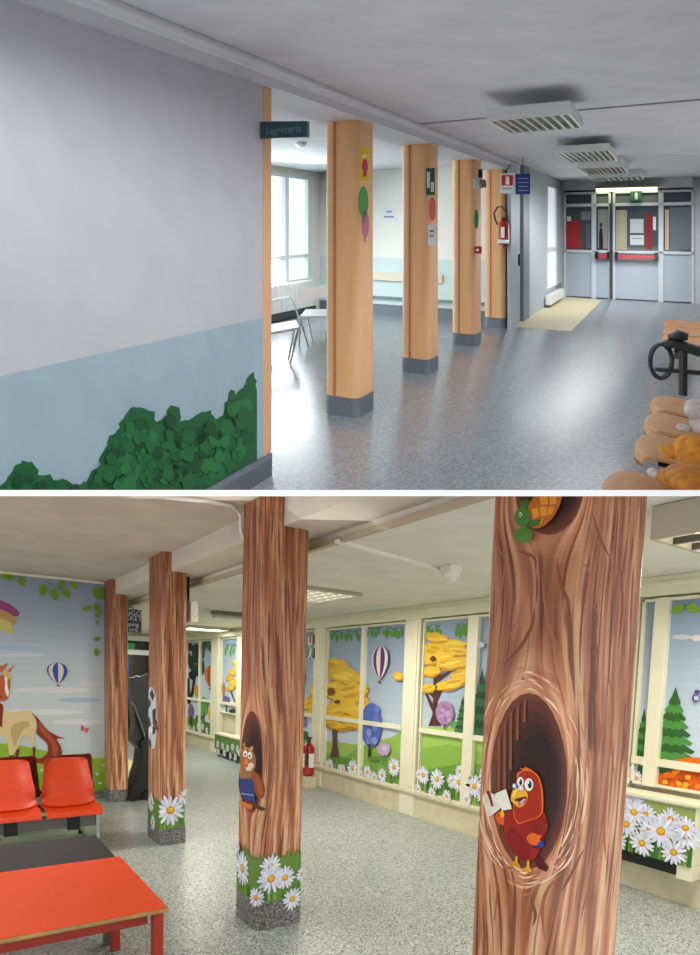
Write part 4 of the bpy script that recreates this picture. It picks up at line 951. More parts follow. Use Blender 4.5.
# bushes painted on the left wall
P = Paint(lambda a, b, h: (UW+.0045+h, a, b), F=FA, step=.0004)
def lw(x, y): p = onA(0, UW+.004, x, y); return (min(p.y, VP-.105), p.z)
CB = lambda pts: [lw(a/2.5926, 370+b/2.5926) for a, b in pts]
def jag(pts):
    o = []
    for a, b in zip(pts, pts[1:]):
        n = max(1, int(math.dist(a, b)/9)) if a[0] < 665 and a[0] >= 0 and b[0] <= 666 else 1
        for k in range(n): t = k/n; o.append((a[0]+(b[0]-a[0])*t+(R.uniform(-4,4) if n > 1 else 0), a[1]+(b[1]-a[1])*t+(R.uniform(-5,3) if n > 1 else 0)))
    return [(min(666,x), y) for x, y in o+[pts[-1]]]
P.poly(CB(jag([(-60,310),(0,300),(20,285),(35,252),(60,238),(80,240),(95,255),(100,275),(128,268),(140,285),(170,288),(195,300),(225,300),(232,270),(255,255),(260,225),(275,205),(285,170),(305,160),(312,130),(345,96),(375,98),(398,112),(405,135),(420,130),(432,105),(445,95),(462,102),(468,135),(500,125),(520,108),(545,105),(560,128),(575,125),(582,95),(592,60),(602,50),(612,65),(630,45),(645,20),(655,5),(662,30),(666,55),(666,330),(-60,460)])), (20,90,48))
top = [(20,292),(60,258),(95,282),(140,295),(240,290),(270,235),(300,190),(345,125),(400,145),(445,125),(470,150),(530,130),(580,130),(600,80),(640,50)]
for k in range(420):
    x = R.uniform(5, 655); 
    yy = None
    for (xa,ya),(xb,yb) in zip(top, top[1:]):
        if xa <= x <= xb: yy = ya+(yb-ya)*(x-xa)/(xb-xa)
    if yy is None: continue
    y = yy + R.uniform(4, 150); 
    if y > 330: continue
    r = R.uniform(8, 20); n = 11
    P.poly(CB([(x+r*math.cos(2*PI*i/n)*R.uniform(.7,1.2), y+r*1.2*math.sin(2*PI*i/n)*R.uniform(.7,1.2)) for i in range(n)]), R.choice(((16,76,42),(26,100,54),(22,92,50),(32,112,58),(16,70,40),(24,96,48))), up=1 if k % 12 == 0 else 0)
tag(P.mesh().build('bush_mural', PAINT, cut=1), 'dark green bushes painted along the blue dado of upper left wall', 'mural')

# orange columns
def column(v0, label, u0=-2.79, u1=-2.445, d=.36, z=ZSO, wallpart=False):
    t = thing('column', label, 'column', ((u0+u1)/2, v0+d/2, 0), FA)
    pl = Pillar(u0, u1, v0, v0+d, .07); n = 56; per = 2*(pl.lx+pl.ly)
    for nm, za, zb_, h, m in (('shaft', .16, z, 0, ORA), ('skirting', 0, .17, .006, SKA)):
        mb = MB(FA); vs = []
        for zz in (za, zb_):
            for i in range(n): q = pl.pt(per*i/n, h); vs.append((q.x, q.y, zz))
        mb.quadlist(vs, [(i,(i+1)%n,n+(i+1)%n,n+i) for i in range(n)]+[tuple(range(n,2*n)), tuple(reversed(range(n)))]); mb.build(nm, m, t, smooth=True, cut=1)
    mb = MB(FA); mb.box((u0+.10,v0-.005,.17), (u0+.125,v0+.01,z)); lab(mb.build('joint_strip', mat('joint_brown',(190,120,76),.5), t), 'darker joint strip')
    return t
COLV = [onA(2,0,348,417).y, onA(2,0,420,374).y, onA(2,0,467,346).y, onA(2,0,497,328).y]
column(COLV[0], 'nearest free-standing orange column with yellow poster and balloon stickers')
column(COLV[1], 'second orange column along the upper corridor with green notice')
column(COLV[2], 'third orange column with small lamp near its top')
column(COLV[3], 'farthest orange column carrying the fire extinguisher')
mb = MB(FA); mb.box((-2.76, VP-.10, .155), (UW+.004, VP, ZSO), bev=.01); tag(mb.build('end_post', mat('post_orange',(220,164,118),.5), base=(-2.6,VP,0), cut=1), 'orange painted end post closing the left wall of upper corridor', 'post')
# things stuck on the columns
def face_quad(u, x0, x1, y0, y1):
    a = onA(0, u, x0, y0); b = onA(0, u, x1, y1); return a, b
UC = -2.42
def sticker(nm, label, cat, draw, u=UC):
    P = Paint(lambda a, b, h: (u+.002+h, a, b), F=FA, step=.0006); draw(P, lambda x, y: (lambda p: (p.y, p.z))(onA(0, u, x, y))); tag(P.mesh().build(nm, PAINT), label, cat)
def V2(P, x, y, vw, zh, col, v, n=18): pass
def sheet(v0, v1, z0, z1, col, inner=()):
    def d(P, q):
        P.poly([(v0,z0),(v1,z0),(v1,z1),(v0,z1)], col)
        for (a,b,c,e,cc) in inner: P.poly([(v0+(v1-v0)*a, z0+(z1-z0)*b),(v0+(v1-v0)*c, z0+(z1-z0)*b),(v0+(v1-v0)*c, z0+(z1-z0)*e),(v0+(v1-v0)*a, z0+(z1-z0)*e)], cc)
    return d
def on_front(c, x0, x1, y0, y1):     # near (v = const) face of a column
    a = onA(1, c, x0, y0); b = onA(1, c, x1, y1); return a, b
def fsticker(nm, label, cat, c, draw):
    P = Paint(lambda a, b, h: (a, c-.003-h, b), F=FA, step=.0006); draw(P, lambda x, y: (lambda p: (p.x, p.z))(onA(1, c, x, y))); tag(P.mesh().build(nm, PAINT), label, cat)
def side_u(c): return c+.1, c+.30
def mk(c, x0, y0, x1, y1):    # on the right side face of a column, photo box -> v,z box
    za = onA(1, c+.15, 365, y0).z; zb_ = onA(1, c+.15, 365, y1).z; return za, zb_
def poly_f(col_list):
    def d(P, q):
        for pts, col in col_list: P.poly([q(*p) for p in pts], col)
    return d
def ellp(cx, cy, rx, ry, n=18): return [(cx+rx*math.cos(2*PI*i/n), cy+ry*math.sin(2*PI*i/n)) for i in range(n)]
c = COLV[0]
fsticker('poster', 'yellow poster with pink figure near top of first orange column', 'poster', c, poly_f([([(360.5,147),(369.5,146),(369,181),(360,180)], (226,190,64)), (ellp(365,166,3,7), (205,70,100)), ([(362,155),(367,155),(367,158),(362,158)], (240,225,150)), (ellp(365,174,2,3), (190,60,90))]))
fsticker('balloon_sticker', 'green balloon cutout stuck on the first orange column', 'sticker', c, poly_f([(ellp(363.5,202,5.2,16), (92,160,92)), ([(363,217),(365,217),(366,222),(362,222)], (92,160,92))]))
fsticker('balloon_sticker', 'pink balloon cutout below the green one on first orange column', 'sticker', c, poly_f([(ellp(365.3,224,4,14), (206,128,150)), ([(364,236),(366,236),(366,242),(363,242)], (206,128,150))]))
c = COLV[1]
fsticker('notice', 'dark green and white notice near top of second orange column', 'notice', c, poly_f([([(426,168),(435,168),(435,195),(426,195)], (52,92,76)), ([(427,172),(430,172),(430,188),(427,188)], (205,215,205)), ([(431,182),(434,182),(434,192),(431,192)], (205,215,205))]))
fsticker('balloon_sticker', 'pink-red balloon cutout on the second orange column', 'sticker', c, poly_f([(ellp(432.5,209,3.4,12), (216,110,96))]))
fsticker('notice', 'small white paper notice halfway up second orange column', 'notice', c, poly_f([([(428,225),(436,225),(436,246),(428,246)], (224,224,224)), ([(429.5,230),(434,230),(434,232),(429.5,232)], (120,120,130)), ([(429.5,235),(434,235),(434,236.5),(429.5,236.5)], (120,120,130))]))
c = COLV[2]
fsticker('balloon_sticker', 'dark green balloon cutout on the third orange column', 'sticker', c, poly_f([(ellp(476.5,219,2.2,10), (40,128,88))]))
a = onA(1, c-.03, 478, 250)
t = thing('alarm_button', 'small red alarm button on the third orange column', 'alarm button', a, FA)
mb = MB(FA); mb.box((a.x-.05,c-.05,a.z-.05), (a.x+.05,c-.005,a.z+.05), bev=.006); mb.build('case', mat('alarm_red',(170,36,40),.4), t)
mb = MB(FA); mb.lathe((a.x,c-.06,a.z), [(.02,0),(.02,.01)], 12, axis=1); mb.build('button', WHITE_P, t)
a = onA(1, c-.08, 479, 182)
t = thing('wall_lamp', 'small grey emergency lamp near top of third orange column', 'lamp', a, FA)
mb = MB(FA); mb.box((a.x-.07,c-.12,a.z-.09), (a.x+.02,c-.005,a.z+.06), bev=.01); mb.build('lamp_body', mat('lamp_body_grey',(170,170,168),.4), t)
mb = MB(FA); mb.lathe((a.x+.05,c-.08,a.z-.03), [(.05,-.05),(.055,0),(.04,.06)], 14); mb.build('lamp_head', mat('lamp_head_dark',(110,104,100),.4), t)
mb = MB(FA); mb.box((a.x-.02,c-.05,a.z+.06),(a.x+.03,c-.005,a.z+.18)); mb.build('bracket', BLACK, t)

# hanging sign on the post
a = onA(1, VP+.02, 260, 121); b = onA(1, VP+.02, 307, 138)
t = thing('projecting_sign', 'dark green projecting sign with white lettering on the end post', 'sign', ((a.x+b.x)/2, VP, b.z), FA)
va = onA(0, UW, 259.5, 130).y
a1, a2 = onA(1, va, 260.5, 121.5), onA(1, va, 307, 121); b1, b2 = onA(1, va, 260.5, 138.5), onA(1, va, 307, 137)
mb = MB(FA); mb.hexa([(b1.x,va,b1.z),(b2.x,va,b2.z),(b2.x,va+.03,b2.z),(b1.x,va+.03,b1.z)], [(a1.x,va,a1.z),(a2.x,va,a2.z),(a2.x,va+.03,a2.z),(a1.x,va+.03,a1.z)]); mb.build('sign_board', mat('teal_sign',(38,74,84),.4), t)
cx = onA(1, va-.003, 283, 130); text('Segreteria', 'lettering', FA, (cx.x, va-.003, cx.z), (1,0,.0), (0,0,1), .07, mat('sign_lettering',(112,142,150),.5), t)

# alcove: window wall, far wall
mb = MB(FA); mb.box((UF-.3, VF, 0), (-2.44, VF+.12, ZC)); struct(mb.build('wall_far', PALE_A))
zd = onA(1, VF, 388, 258).z; mb = MB(FA); mb.box((UF, VF-.004, .16), (-2.44, VF, zd)); struct(mb.build('trim_34', PALEB_A))
mb = MB(FA); mb.box((UF, VF-.02, 0), (-2.44, VF-.004, .2)); struct(mb.build('baseboard_far', SKA))
z1, z2 = onA(1,VF,388,272.5).z, onA(1,VF,388,280.5).z
mb = MB(FA); mb.box((-5.9, VF-.04, z2), (onA(1,VF,443,275).x, VF-.005, z1), bev=.004); tag(mb.build('wall_guard', mat('beige_board',(226,214,192),.5)), 'pale beige wall guard board on the alcove wall', 'wall guard')
z3 = onA(1,VF,388,297).z
mb = MB(FA); mb.tube([(-5.9,VF-.05,z3),(-2.9,VF-.05,z3)], .018); tag(mb.build('handrail', mat('rail_grey',(130,150,160),.4)), 'thin grey handrail low on the alcove wall', 'handrail')
P = Paint(lambda a, b, h: (a, VF-.003-h, b), F=FA, step=.0006)
wq2 = lambda pts: [(lambda p: (p.x,p.z))(onA(1,VF-.003,*q)) for q in pts]
P.poly(wq2([(382,208),(396,208),(396,221),(382,221)]), (232,234,236))
for q in ([(386,211),(392,211),(392,212.5),(386,212.5)],[(384,216),(394,216),(394,217.5),(384,217.5)]): P.poly(wq2(q), (130,130,190))
tag(P.mesh().build('notice', PAINT), 'white paper notice on the alcove wall between first two columns', 'notice')
# window wall on the left of the alcove
mb = MB(FA)
zw0, zw1 = 0.62, 2.66
mb.box((UF-.12, 6.0, 0), (UF, VF, zw0)); mb.box((UF-.12, 6.0, zw1), (UF, VF, ZC)); mb.box((UF-.12, 10.05, zw0), (UF, VF, zw1)); struct(mb.build('wall_window_side', PALE_A))
w = thing('window_7','x','x',(UF, 8.6, zw0), FA); del w['label']; del w['category']; struct(w)
mb = MB(FA)
for v in (6.1, 7.6, 9.22, 10.0): mb.box((UF-.06, v-.06, zw0), (UF+.04, v+.06, zw1), bev=.005)
for z in (zw0+.03, 1.12, zw1-.03): mb.box((UF-.06, 6.0, z-.035), (UF+.03, 10.05, z+.035), bev=.005)
mb.build('window_frame', mat('window_frame_white',(222,228,230),.4), w)
mb = MB(FA); mb.box((UF-.05, 6.0, zw0), (UF-.042, 10.05, zw1)); mb.build('pane', mat('frosted_pane',(235,248,250),.5,trans=.95), w)
mb = MB(FA); mb.quadlist([(UF-1.2,4,-.5),(UF-1.2,12,-.5),(UF-1.2,12,3.5),(UF-1.2,4,3.5)], [(0,1,2,3)]); struct(mb.build('sky_backdrop', mat('overcast_sky',(255,255,255),1,emit=(236,247,250),es=2.0)))
# radiator below window
t = thing('radiator', 'white radiator under the alcove window', 'radiator', (UF+.15, 8.9, .1), FA)
mb = MB(FA)
for i in range(14): mb.box((UF+.06, 8.0+i*.14, .16), (UF+.2, 8.0+i*.14+.12, .66), bev=.01)
mb.build('ribs', WHITE_P, t); mb = MB(FA); mb.box((UF+.07,7.98,.05), (UF+.19,9.98,.15)); lab(mb.build('base', mat('dark_base',(50,58,70),.6), t), 'dark radiator base')
# alcove smoke detector
a = onA(2, ZC-.02, 301, 144)
mb = MB(FA); mb.lathe((a.x,a.y,0), [(.07,ZC-.002),(.07,ZC-.03),(.045,ZC-.06),(.02,ZC-.065)], 18); tag(mb.build('smoke_detector', WHITE_P, smooth=True), 'white smoke detector on ceiling of the alcove', 'smoke detector')
# folding chairs / light bench in the alcove
LG = mat('light_grey_seat', (205,208,212), .4); TUB = mat('steel_tube_light', (165,172,182), .3, .6)
def bseat(label, A, Bv, group=None):
    pass
def onz(x, y, z): return onA(2, z, x, y)
def bench_chair(label, px_seat, px_back, zs, zb):
    sp = [onz(*q, zs) for q in px_seat]; c = sum(sp, Vector())/len(sp)
    t = thing('waiting_chair', label, 'chair', (c.x, c.y, 0), FA)
    mb = MB(FA); mb.hexa([(p.x,p.y,p.z-.03) for p in sp], sp); mb.build('seat', LG, t)
    if px_back:
        bp = [onA(1, sp[2].y, *q) for q in px_back]
        mb = MB(FA); mb.hexa([(p.x,p.y,p.z) for p in bp], [(p.x,p.y+.03,p.z) for p in bp]); mb.build('backrest', mat('backrest_warm',(212,202,196),.5), t)
    for i, p in enumerate(sp):
        o = sp[(i+2) % 4]; e = Vector((p.x*.75+o.x*.25, p.y*.75+o.y*.25, 0)); mb = MB(FA); mb.tube([(p.x,p.y,zs-.02),(e.x,e.y,0.01)], .012, 8); mb.build('leg', TUB, t)
bench_chair('pale waiting chair with low backrest half hidden by first column', [(300,316),(336,316),(332,309),(306,309)], [(298,301),(332,296),(332,283),(298,290)], .47, .8)
bench_chair('pale waiting chair partly hidden behind the end post', [(262,334),(299,327),(296,320),(262,326)], None, .47, .8)
mb = MB(FA)
p = [onA(1, 7.2, *q) for q in ((270,301),(290,297),(294,303),(300,322),(299,352))]
mb.tube(p, .013, 8); q = [onA(1, 7.2, *k) for k in ((301,322),(296,335),(291,352))]; mb.tube(q, .013, 8)
tag(mb.build('chair_frame', TUB), 'bent steel tube of chair back between post and first column', 'chair frame')

# partition and doors beyond the last column
A1, A2 = -2.42, -2.30
vp0 = onA(0, -2.36, 511, 250).y
t = thing('door_2','x','x',(-2.36, 11, 0), FA); del t['label']; del t['category']; struct(t)
GRF = mat('grey_frame', (168,178,188), .4); GRP = mat('grey_panel', (182,192,200), .5)
ub = -2.33
def vx(x, y=250): return onA(0, ub, x, y).y
mb = MB(FA); v0, v1, v2, v3, v4 = vx(511), vx(518), vx(523), vx(529), VD
mb.box((ub-.06, v0, 0), (ub, v1, ZC)); struct(mb.build('trim_35', GRF))
mb = MB(FA); mb.box((ub-.10, v1, 0), (ub-.05, v2, 2.62)); dl = mb.build('door_leaf', mat('door_blue_grey',(178,190,204),.4), t)
mb = MB(FA); mb.box((ub-.06,v2,0), (ub+.01,v3,ZC)); mb.build('door_frame', mat('dark_grey_frame',(118,128,138),.4), t)
p = onA(0, ub+.03, 522, 260); mb = MB(FA); mb.box((ub-.05,p.y-.05,p.z-.1), (ub+.01,p.y+.03,p.z+.1), bev=.005); mb.build('door_handle', BLACK, dl)
v5, v6 = vx(547), vx(551)
mb = MB(FA); mb.box((ub-.06, v3, 0), (ub-.01, v5, ZC)); mb.box((ub-.06, v6+.7, 0), (ub-.01, VD, ZC)); mb.box((ub-.06,v5,0),(ub-.01,VD,.35)); mb.box((ub-.06,v5,2.55),(ub-.01,VD,ZC)); struct(mb.build('wall_partition', GRP))
w = thing('window_8','x','x',(ub, (v5+v6)/2, .4), FA); del w['label']; del w['category']; struct(w)
mb = MB(FA); mb.box((ub-.04, v5, .35), (ub-.03, v6+.7, 2.55)); mb.build('pane', mat('corridor_side_pane',(225,235,238),.4,emit=(225,240,245),es=.5), w)
mb = MB(FA); mb.box((ub-.06,v5,.35),(ub+.01,v5+.08,2.55)); mb.box((ub-.06,v6+.6,.35),(ub+.01,v6+.75,2.55)); mb.box((ub-.06,v5,1.15),(ub+.01,v6+.7,1.23)); mb.build('window_frame', WHITE_P, w)
mb = MB(FA); mb.box((ub+.015, v5-.3, .06), (ub+.14, v6+.9, .26), bev=.02); tag(mb.build('low_radiator', WHITE_P), 'low white skirting radiator beside the end doors', 'radiator')
# signs hanging by the farthest column, extinguisher
cF = COLV[3]-.25
def flat_sign(name, label, x0, y0, x1, y1, col, v, extra=None, txt=()):
    a, b = onA(1, v, x0, y0), onA(1, v, x1, y1); t = thing(name, label, 'sign', ((a.x+b.x)/2, v, b.z), FA)
    mb = MB(FA); mb.box((a.x,v,b.z), (b.x,v+.02,a.z)); mb.build('board', mat('board_%d_%d_%d'%col,col,.45), t)
    if extra:
        P = Paint(lambda p, q, h: (p, v-.002-h, q), F=FA, step=.0008)
        for pts, c_ in extra: P.poly([(lambda r: (r.x,r.z))(onA(1,v-.002,*s_)) for s_ in pts], c_)
        P.mesh().build('pictogram', PAINT, t)
    mb = MB(FA); mb.tube([((a.x+b.x)/2,v+.01,a.z),((a.x+b.x)/2,v+.01,ZC if a.x > -2.3 else ZSO)], .006, 6); mb.build('hanger', BLACK, t)
    return t, a, b
flat_sign('fire_sign', 'white hanging sign with red extinguisher pictogram by farthest column', 500,173.5,514.5,193, (214,216,218), cF,
    [([(501.5,175),(513,175),(513,185.5),(501.5,185.5)], (190,40,42)), ([(506,176.5),(509,176.5),(509.5,184.5),(505.5,184.5)], (235,235,235)), ([(502,188),(512,188),(512,189),(502,189)], (130,130,130))])
flat_sign('direction_sign', 'navy blue hanging sign beside the red and white fire sign', 515.5,174,530,194, (34,56,116), cF,
    [([(518,y),(528,y),(528,y+1),(518,y+1)], (130,150,200)) for y in (178,182,186,190)])
a = onA(1, COLV[3]-.09, 504, 245); b = onA(1, COLV[3]-.09, 504, 221)
t = thing('fire_extinguisher', 'red fire extinguisher hung on the farthest orange column', 'fire extinguisher', (a.x, a.y, a.z), FA)
mb = MB(FA); mb.lathe((a.x,a.y,0), [(.06,a.z),(.085,a.z+.02),(.085,b.z-.06),(.05,b.z),(.02,b.z+.03)], 18); cyl = mb.build('cylinder', RED, t, smooth=True)
mb = MB(FA); ap = [(a.x+.02,a.y,b.z+.04),(a.x+.03,a.y,b.z+.14),(a.x-.03,a.y-.03,b.z+.24),(a.x-.10,a.y-.03,b.z+.23),(a.x-.16,a.y-.03,b.z+.13),(a.x-.13,a.y-.03,b.z+.0),(a.x-.09,a.y-.05,b.z-.06)]; mb.tube(ap, .014, 8); mb.box((a.x-.04,a.y-.02,b.z+.03),(a.x+.06,a.y+.02,b.z+.06)); mb.build('hose', mat('hose_dark',(70,50,50),.5), t, smooth=True)
mb = MB(FA); mb.box((a.x-.03,a.y-.092,a.z+.12), (a.x+.03,a.y-.082,b.z-.1)); mb.box((a.x-.088,a.y-.05,a.z+.03),(a.x+.088,a.y-.085,a.z+.09)); mb.build('paper_label', WHITE_P, cyl)

# end wall with the double doors
def dq(x, y, v=VD): return onA(1, v, x, y)
def DX(x): return dq(x,240).x
def DZ_(y): return dq(630,y).z
mb = MB(FA); mb.box((-2.45, VD+.06, 0), (1.6, VD+.15, ZC+.02)); struct(mb.build('wall_end_upper', mat('glass_beyond_dark',(92,98,104),.3)))
mb = MB(FA); mb.box((-2.45, VD-.02, DZ_(189)), (1.6, VD+.06, ZC+.02)); mb.box((DX(693), VD-.02, 0), (1.6,VD+.06,ZC)); mb.box((-2.45,VD-.02,0),(DX(563.5),VD+.06,ZC)); struct(mb.build('wall_end_upper', CEIL_A))
FRW = mat('door_frame_pale', (208,216,222), .4); DPAN = mat('door_panel_grey_blue', (176,188,200), .45)
GLS = mat('door_glass', (78,86,94), .12)
def panel(nm, x0, x1, has, n):
    t = thing(nm,'x','x',(DX((x0+x1)/2), VD, 0), FA); del t['label']; del t['category']; struct(t)
    zt, zm, zg, zl = DZ_(191), DZ_(203), DZ_(206), DZ_(252)
    X0, X1 = DX(x0), DX(x1); w = .05
    mb = MB(FA)
    mb.box((X0,VD-.05,0), (X0+w,VD+.01,zt)); mb.box((X1-w,VD-.05,0), (X1,VD+.01,zt)); mb.box((X0,VD-.05,zt-.05), (X1,VD+.01,zt)); mb.box((X0,VD-.05,zg), (X1,VD+.01,zm)); mb.box((X0,VD-.05,zl-.03), (X1,VD+.01,zl+.03)); mb.build('frame', FRW, t)
    mb = MB(FA); mb.box((X0+w,VD-.02,.02), (X1-w,VD,zl-.03)); mb.build('lower_panel', DPAN, t)
    mb = MB(FA); mb.box((X0+w,VD-.005,zl), (X1-w,VD+.002,zt-.05)); mb.build('glass_pane', GLS, t)
    return t
d1 = panel('window_9', 564, 594, 0, 0); d2 = panel('door_3', 594, 611, 1, 0); d3 = panel('door_4', 613, 661, 1, 0); d4 = panel('window_10', 661, 694, 0, 0)
mb = MB(FA); mb.box((DX(609.7),VD-.07,0), (DX(613),VD+.01,DZ_(203))); mb.build('meeting_stile', mat('stile_dark',(56,62,70),.4), d2)
for par, x0, x1 in ((d2, 595.5, 610.5), (d3, 615, 658)):
    za, zb_ = DZ_(254.5), DZ_(258.5)
    mb = MB(FA); mb.box((DX(x0+2),VD-.14,zb_), (DX(x1-2),VD-.10,za), bev=.008); pb = lab(mb.build('push_bar', mat('push_bar_red',(196,60,62),.4), par), 'red push bar')
    for x_ in (x0, x1-3.5):
        mb = MB(FA); mb.box((DX(x_),VD-.15,DZ_(258.8)), (DX(x_+3.5),VD-.02,DZ_(252)), bev=.01); mb.build('bar_bracket', BLACK, pb)
# what shows behind / on the glass
P = Paint(lambda a, b, h: (a, VD-.008-h, b), F=FA, step=.0012)
G = lambda x0, y0, x1, y1, c: P.poly([(DX(x0),DZ_(y1)),(DX(x1),DZ_(y1)),(DX(x1),DZ_(y0)),(DX(x0),DZ_(y0))], c)
G(565.5,221,580.5,249.5,(176,52,58)); G(567,216,571,221,(226,226,228)); G(581,211,591,220,(130,134,138)); G(586,224,591,249,(98,104,116))
tag(P.mesh().build('notice_board', PAINT), 'red notice board seen through left-hand end window', 'notice board')
P = Paint(lambda a, b, h: (a, VD-.008-h, b), F=FA, step=.0012)
G(630,219,643.5,233,(198,208,208)); tag(P.mesh().build('paper_notice', PAINT), 'pale paper notice on glass of right-hand door, upper one', 'notice')
P = Paint(lambda a, b, h: (a, VD-.008-h, b), F=FA, step=.0012)
G(630,235,644,245,(214,212,216)); G(632,238,642,239,(150,150,156)); tag(P.mesh().build('paper_notice', PAINT), 'pale paper notice on glass of right-hand door, lower one', 'notice')
P = Paint(lambda a, b, h: (a, VD-.006-h, b), F=FA, step=.001)
G(646,214,652,249,(150,40,44)); G(653,217,656,230,(226,228,232)); tag(P.mesh().build('wall_poster', PAINT), 'dark red panel seen through glass of right-hand door', 'poster')
P = Paint(lambda a, b, h: (a, VD-.006-h, b), F=FA, step=.001)
G(616,210,627,250,(176,172,160)); G(620,210,624,250,(190,178,140)); tag(P.mesh().build('door_jamb_beyond', PAINT), 'cream door jamb seen through right-hand door glass', 'door jamb')
P = Paint(lambda a, b, h: (a, VD-.006-h, b), F=FA, step=.001)
G(598,209,608,249,(150,150,146)); P.poly([(DX(q[0]),DZ_(q[1])) for q in ((599,249),(603,249),(603,236),(602,228),(600,228),(599,234))], (36,36,42)); P.poly([(DX(q[0]),DZ_(q[1])) for q in ellp(601,225,1.4,2.4,10)], (60,50,48)); tag(P.mesh().build('glimpse_of_person', PAINT), 'dark standing figure glimpsed through the narrow left door glass', 'figure')
P = Paint(lambda a, b, h: (a, VD-.006-h, b), F=FA, step=.001)
G(665,210,669,249,(210,190,160)); G(670,208,691,249,(112,122,130)); tag(P.mesh().build('glimpse_of_corridor', PAINT), 'grey wall and warm light seen through right-hand end window', 'corridor')
t = thing('exit_sign', 'green exit sign with white figure above the end doors', 'sign', (DX(636), VD-.12, DZ_(201)), FA)
mb = MB(FA); mb.box((DX(630.5),VD-.12,DZ_(201.5)), (DX(642),VD-.06,DZ_(191.5)), bev=.004); mb.build('board', mat('exit_green_dark',(10,104,62),.4), t)
P = Paint(lambda a, b, h: (a, VD-.122-h, b), F=FA, step=.001); P.poly([(DX(x),DZ_(y)) for x,y in ((635,199.5),(638,199.5),(638,194),(636.5,192.5),(635,194))], (230,240,230)); P.mesh().build('pictogram', PAINT, t)
t = thing('tube_light', 'lit fluorescent tube light above the end doors', 'ceiling light', (DX(628),VD-.2,DZ_(191)), FA)
mb = MB(FA); mb.box((DX(596.5),VD-.26,DZ_(188)), (DX(658),VD-.03,DZ_(186.3))); mb.build('housing', mat('tube_housing',(120,118,105),.5), t)
mb = MB(FA); mb.box((DX(597),VD-.25,DZ_(191.3)), (DX(657.5),VD-.06,DZ_(188.2)), bev=.01); mb.build('tube', mat('tube_lit',(250,250,220),.4,emit=(250,246,205),es=1.5), t)
# right wall of the upper corridor
ur = DX(700)+.02
mb = MB(FA); mb.box((ur+.12, .5, 0), (ur+.25, VD, ZC)); struct(mb.build('wall_right_upper', mat('wall_right_warm',(214,208,204),.7), cut=1))
# floor mat
q = [onA(2, .004, *p) for p in ((512,326.5),(571,331),(602,300),(560,296))]
mb = MB(FA); mb.hexa([(p.x,p.y,.0005) for p in q], q); tag(mb.build('floor_mat', mat('beige_mat',(216,204,164),.5,noise=.03)), 'beige floor mat in front of the partition door', 'mat')

# ceiling lights of the upper corridor
ta = onA(2, 2.57, 485, 121); tb_ = onA(2, 2.57, 575, 118)
luminaire('upper', -1.34, -.69, 4.86, 5.62, 2.56, 2.665, FA, 'nearest louvred ceiling light in upper corridor', ((220,222,205), .04), n=9, rows=1, blade=(196,198,192))
luminaire('upper', -1.27, -.66, 7.75, 9.0, 2.60, 2.69, FA, 'second ceiling light along the upper corridor', ((225,225,210), .05), n=9, rows=1, blade=(150,152,148))
luminaire('upper', -1.32, -.66, 10.1, 11.4, 2.61, ZC, FA, 'third ceiling light along the upper corridor, seen as a thin dark box', ((205,205,195), .05), n=9, rows=1, blade=(110,112,110))
luminaire('upper', -1.45, -.5, 12.6, 13.6, 2.64, ZC, FA, 'farthest pale ceiling light just before the end doors', ((205,205,195), .05), n=9, rows=1, blade=(170,172,170))
a = onA(2, ZC-.03, 567, 147)
mb = MB(FA); mb.lathe((a.x,a.y,0), [(.08,ZC-.002),(.08,ZC-.03),(.05,ZC-.07),(.03,ZC-.075)], 18); tag(mb.build('smoke_detector', mat('detector_dark',(170,168,164),.5), smooth=True), 'small smoke detector between first two ceiling lights', 'smoke detector')
for k, v in enumerate((5.9,)):
    mb = MB(FA); mb.box((-2.33, v, ZC-.012), (ur+.1, v+.03, ZC-.001)); tag(mb.build('ceiling_joint', mat('joint_grey',(170,170,174),.7)), 'thin cable strip running across the ceiling behind first light', 'cable strip')

# row of wooden seats at right, and toys
WOOD = mat('seat_wood', (196,140,84), .45, noise=.08, nscale=14, stretch=(1,5,1))
def wood_seat(v0, v1, uf, t, depth=.55):
    mb = MB(FA); z = .45; n = 9; m = 9; path = [(0,-.05),(.0,-.03),(.015,-.008),(.05,0),(.16,-.01),(.3,-.022),(.42,-.01),(.5,.03),(.54,.1),(.57,.22),(.6,.36)]
    for side in (0,1):
        vs = []; fs = []
        for (pu, pz) in path:
            for i in range(n):
                s_ = -1+2*i/(n-1); rr = 1-(abs(s_)**5)*.0; cu = (abs(s_)**4)*.05
                vs.append((uf+pu+(cu if pu < .2 else 0)+(.012 if side and pz > .05 else 0), (v0+v1)/2+s_*(v1-v0)/2, z+pz-(.018 if side else 0)))
        for j in range(len(path)-1):
            for i in range(n-1): fs.append((j*n+i,j*n+i+1,(j+1)*n+i+1,(j+1)*n+i))
        mb.quadlist(vs, fs)
    o = 0; M_ = len(path); rim = [i for i in range(n)]+[j*n+n-1 for j in range(1,M_)]+[(M_-1)*n+i for i in range(n-2,-1,-1)]+[j*n for j in range(M_-2,0,-1)]
    for a_, b_3 in zip(rim, rim[1:]+rim[:1]): mb.f.append([a_, b_3, n*M_+b_3, n*M_+a_]); mb.c.append(None)
    mb.build('seat', WOOD, t, smooth=True, cut=1)
    mb = MB(FA); mb.box((uf+.12,(v0+v1)/2-.03,.34), (uf+.5,(v0+v1)/2+.03,.425)); mb.build('bracket', BLACK, t, cut=1)
    return t
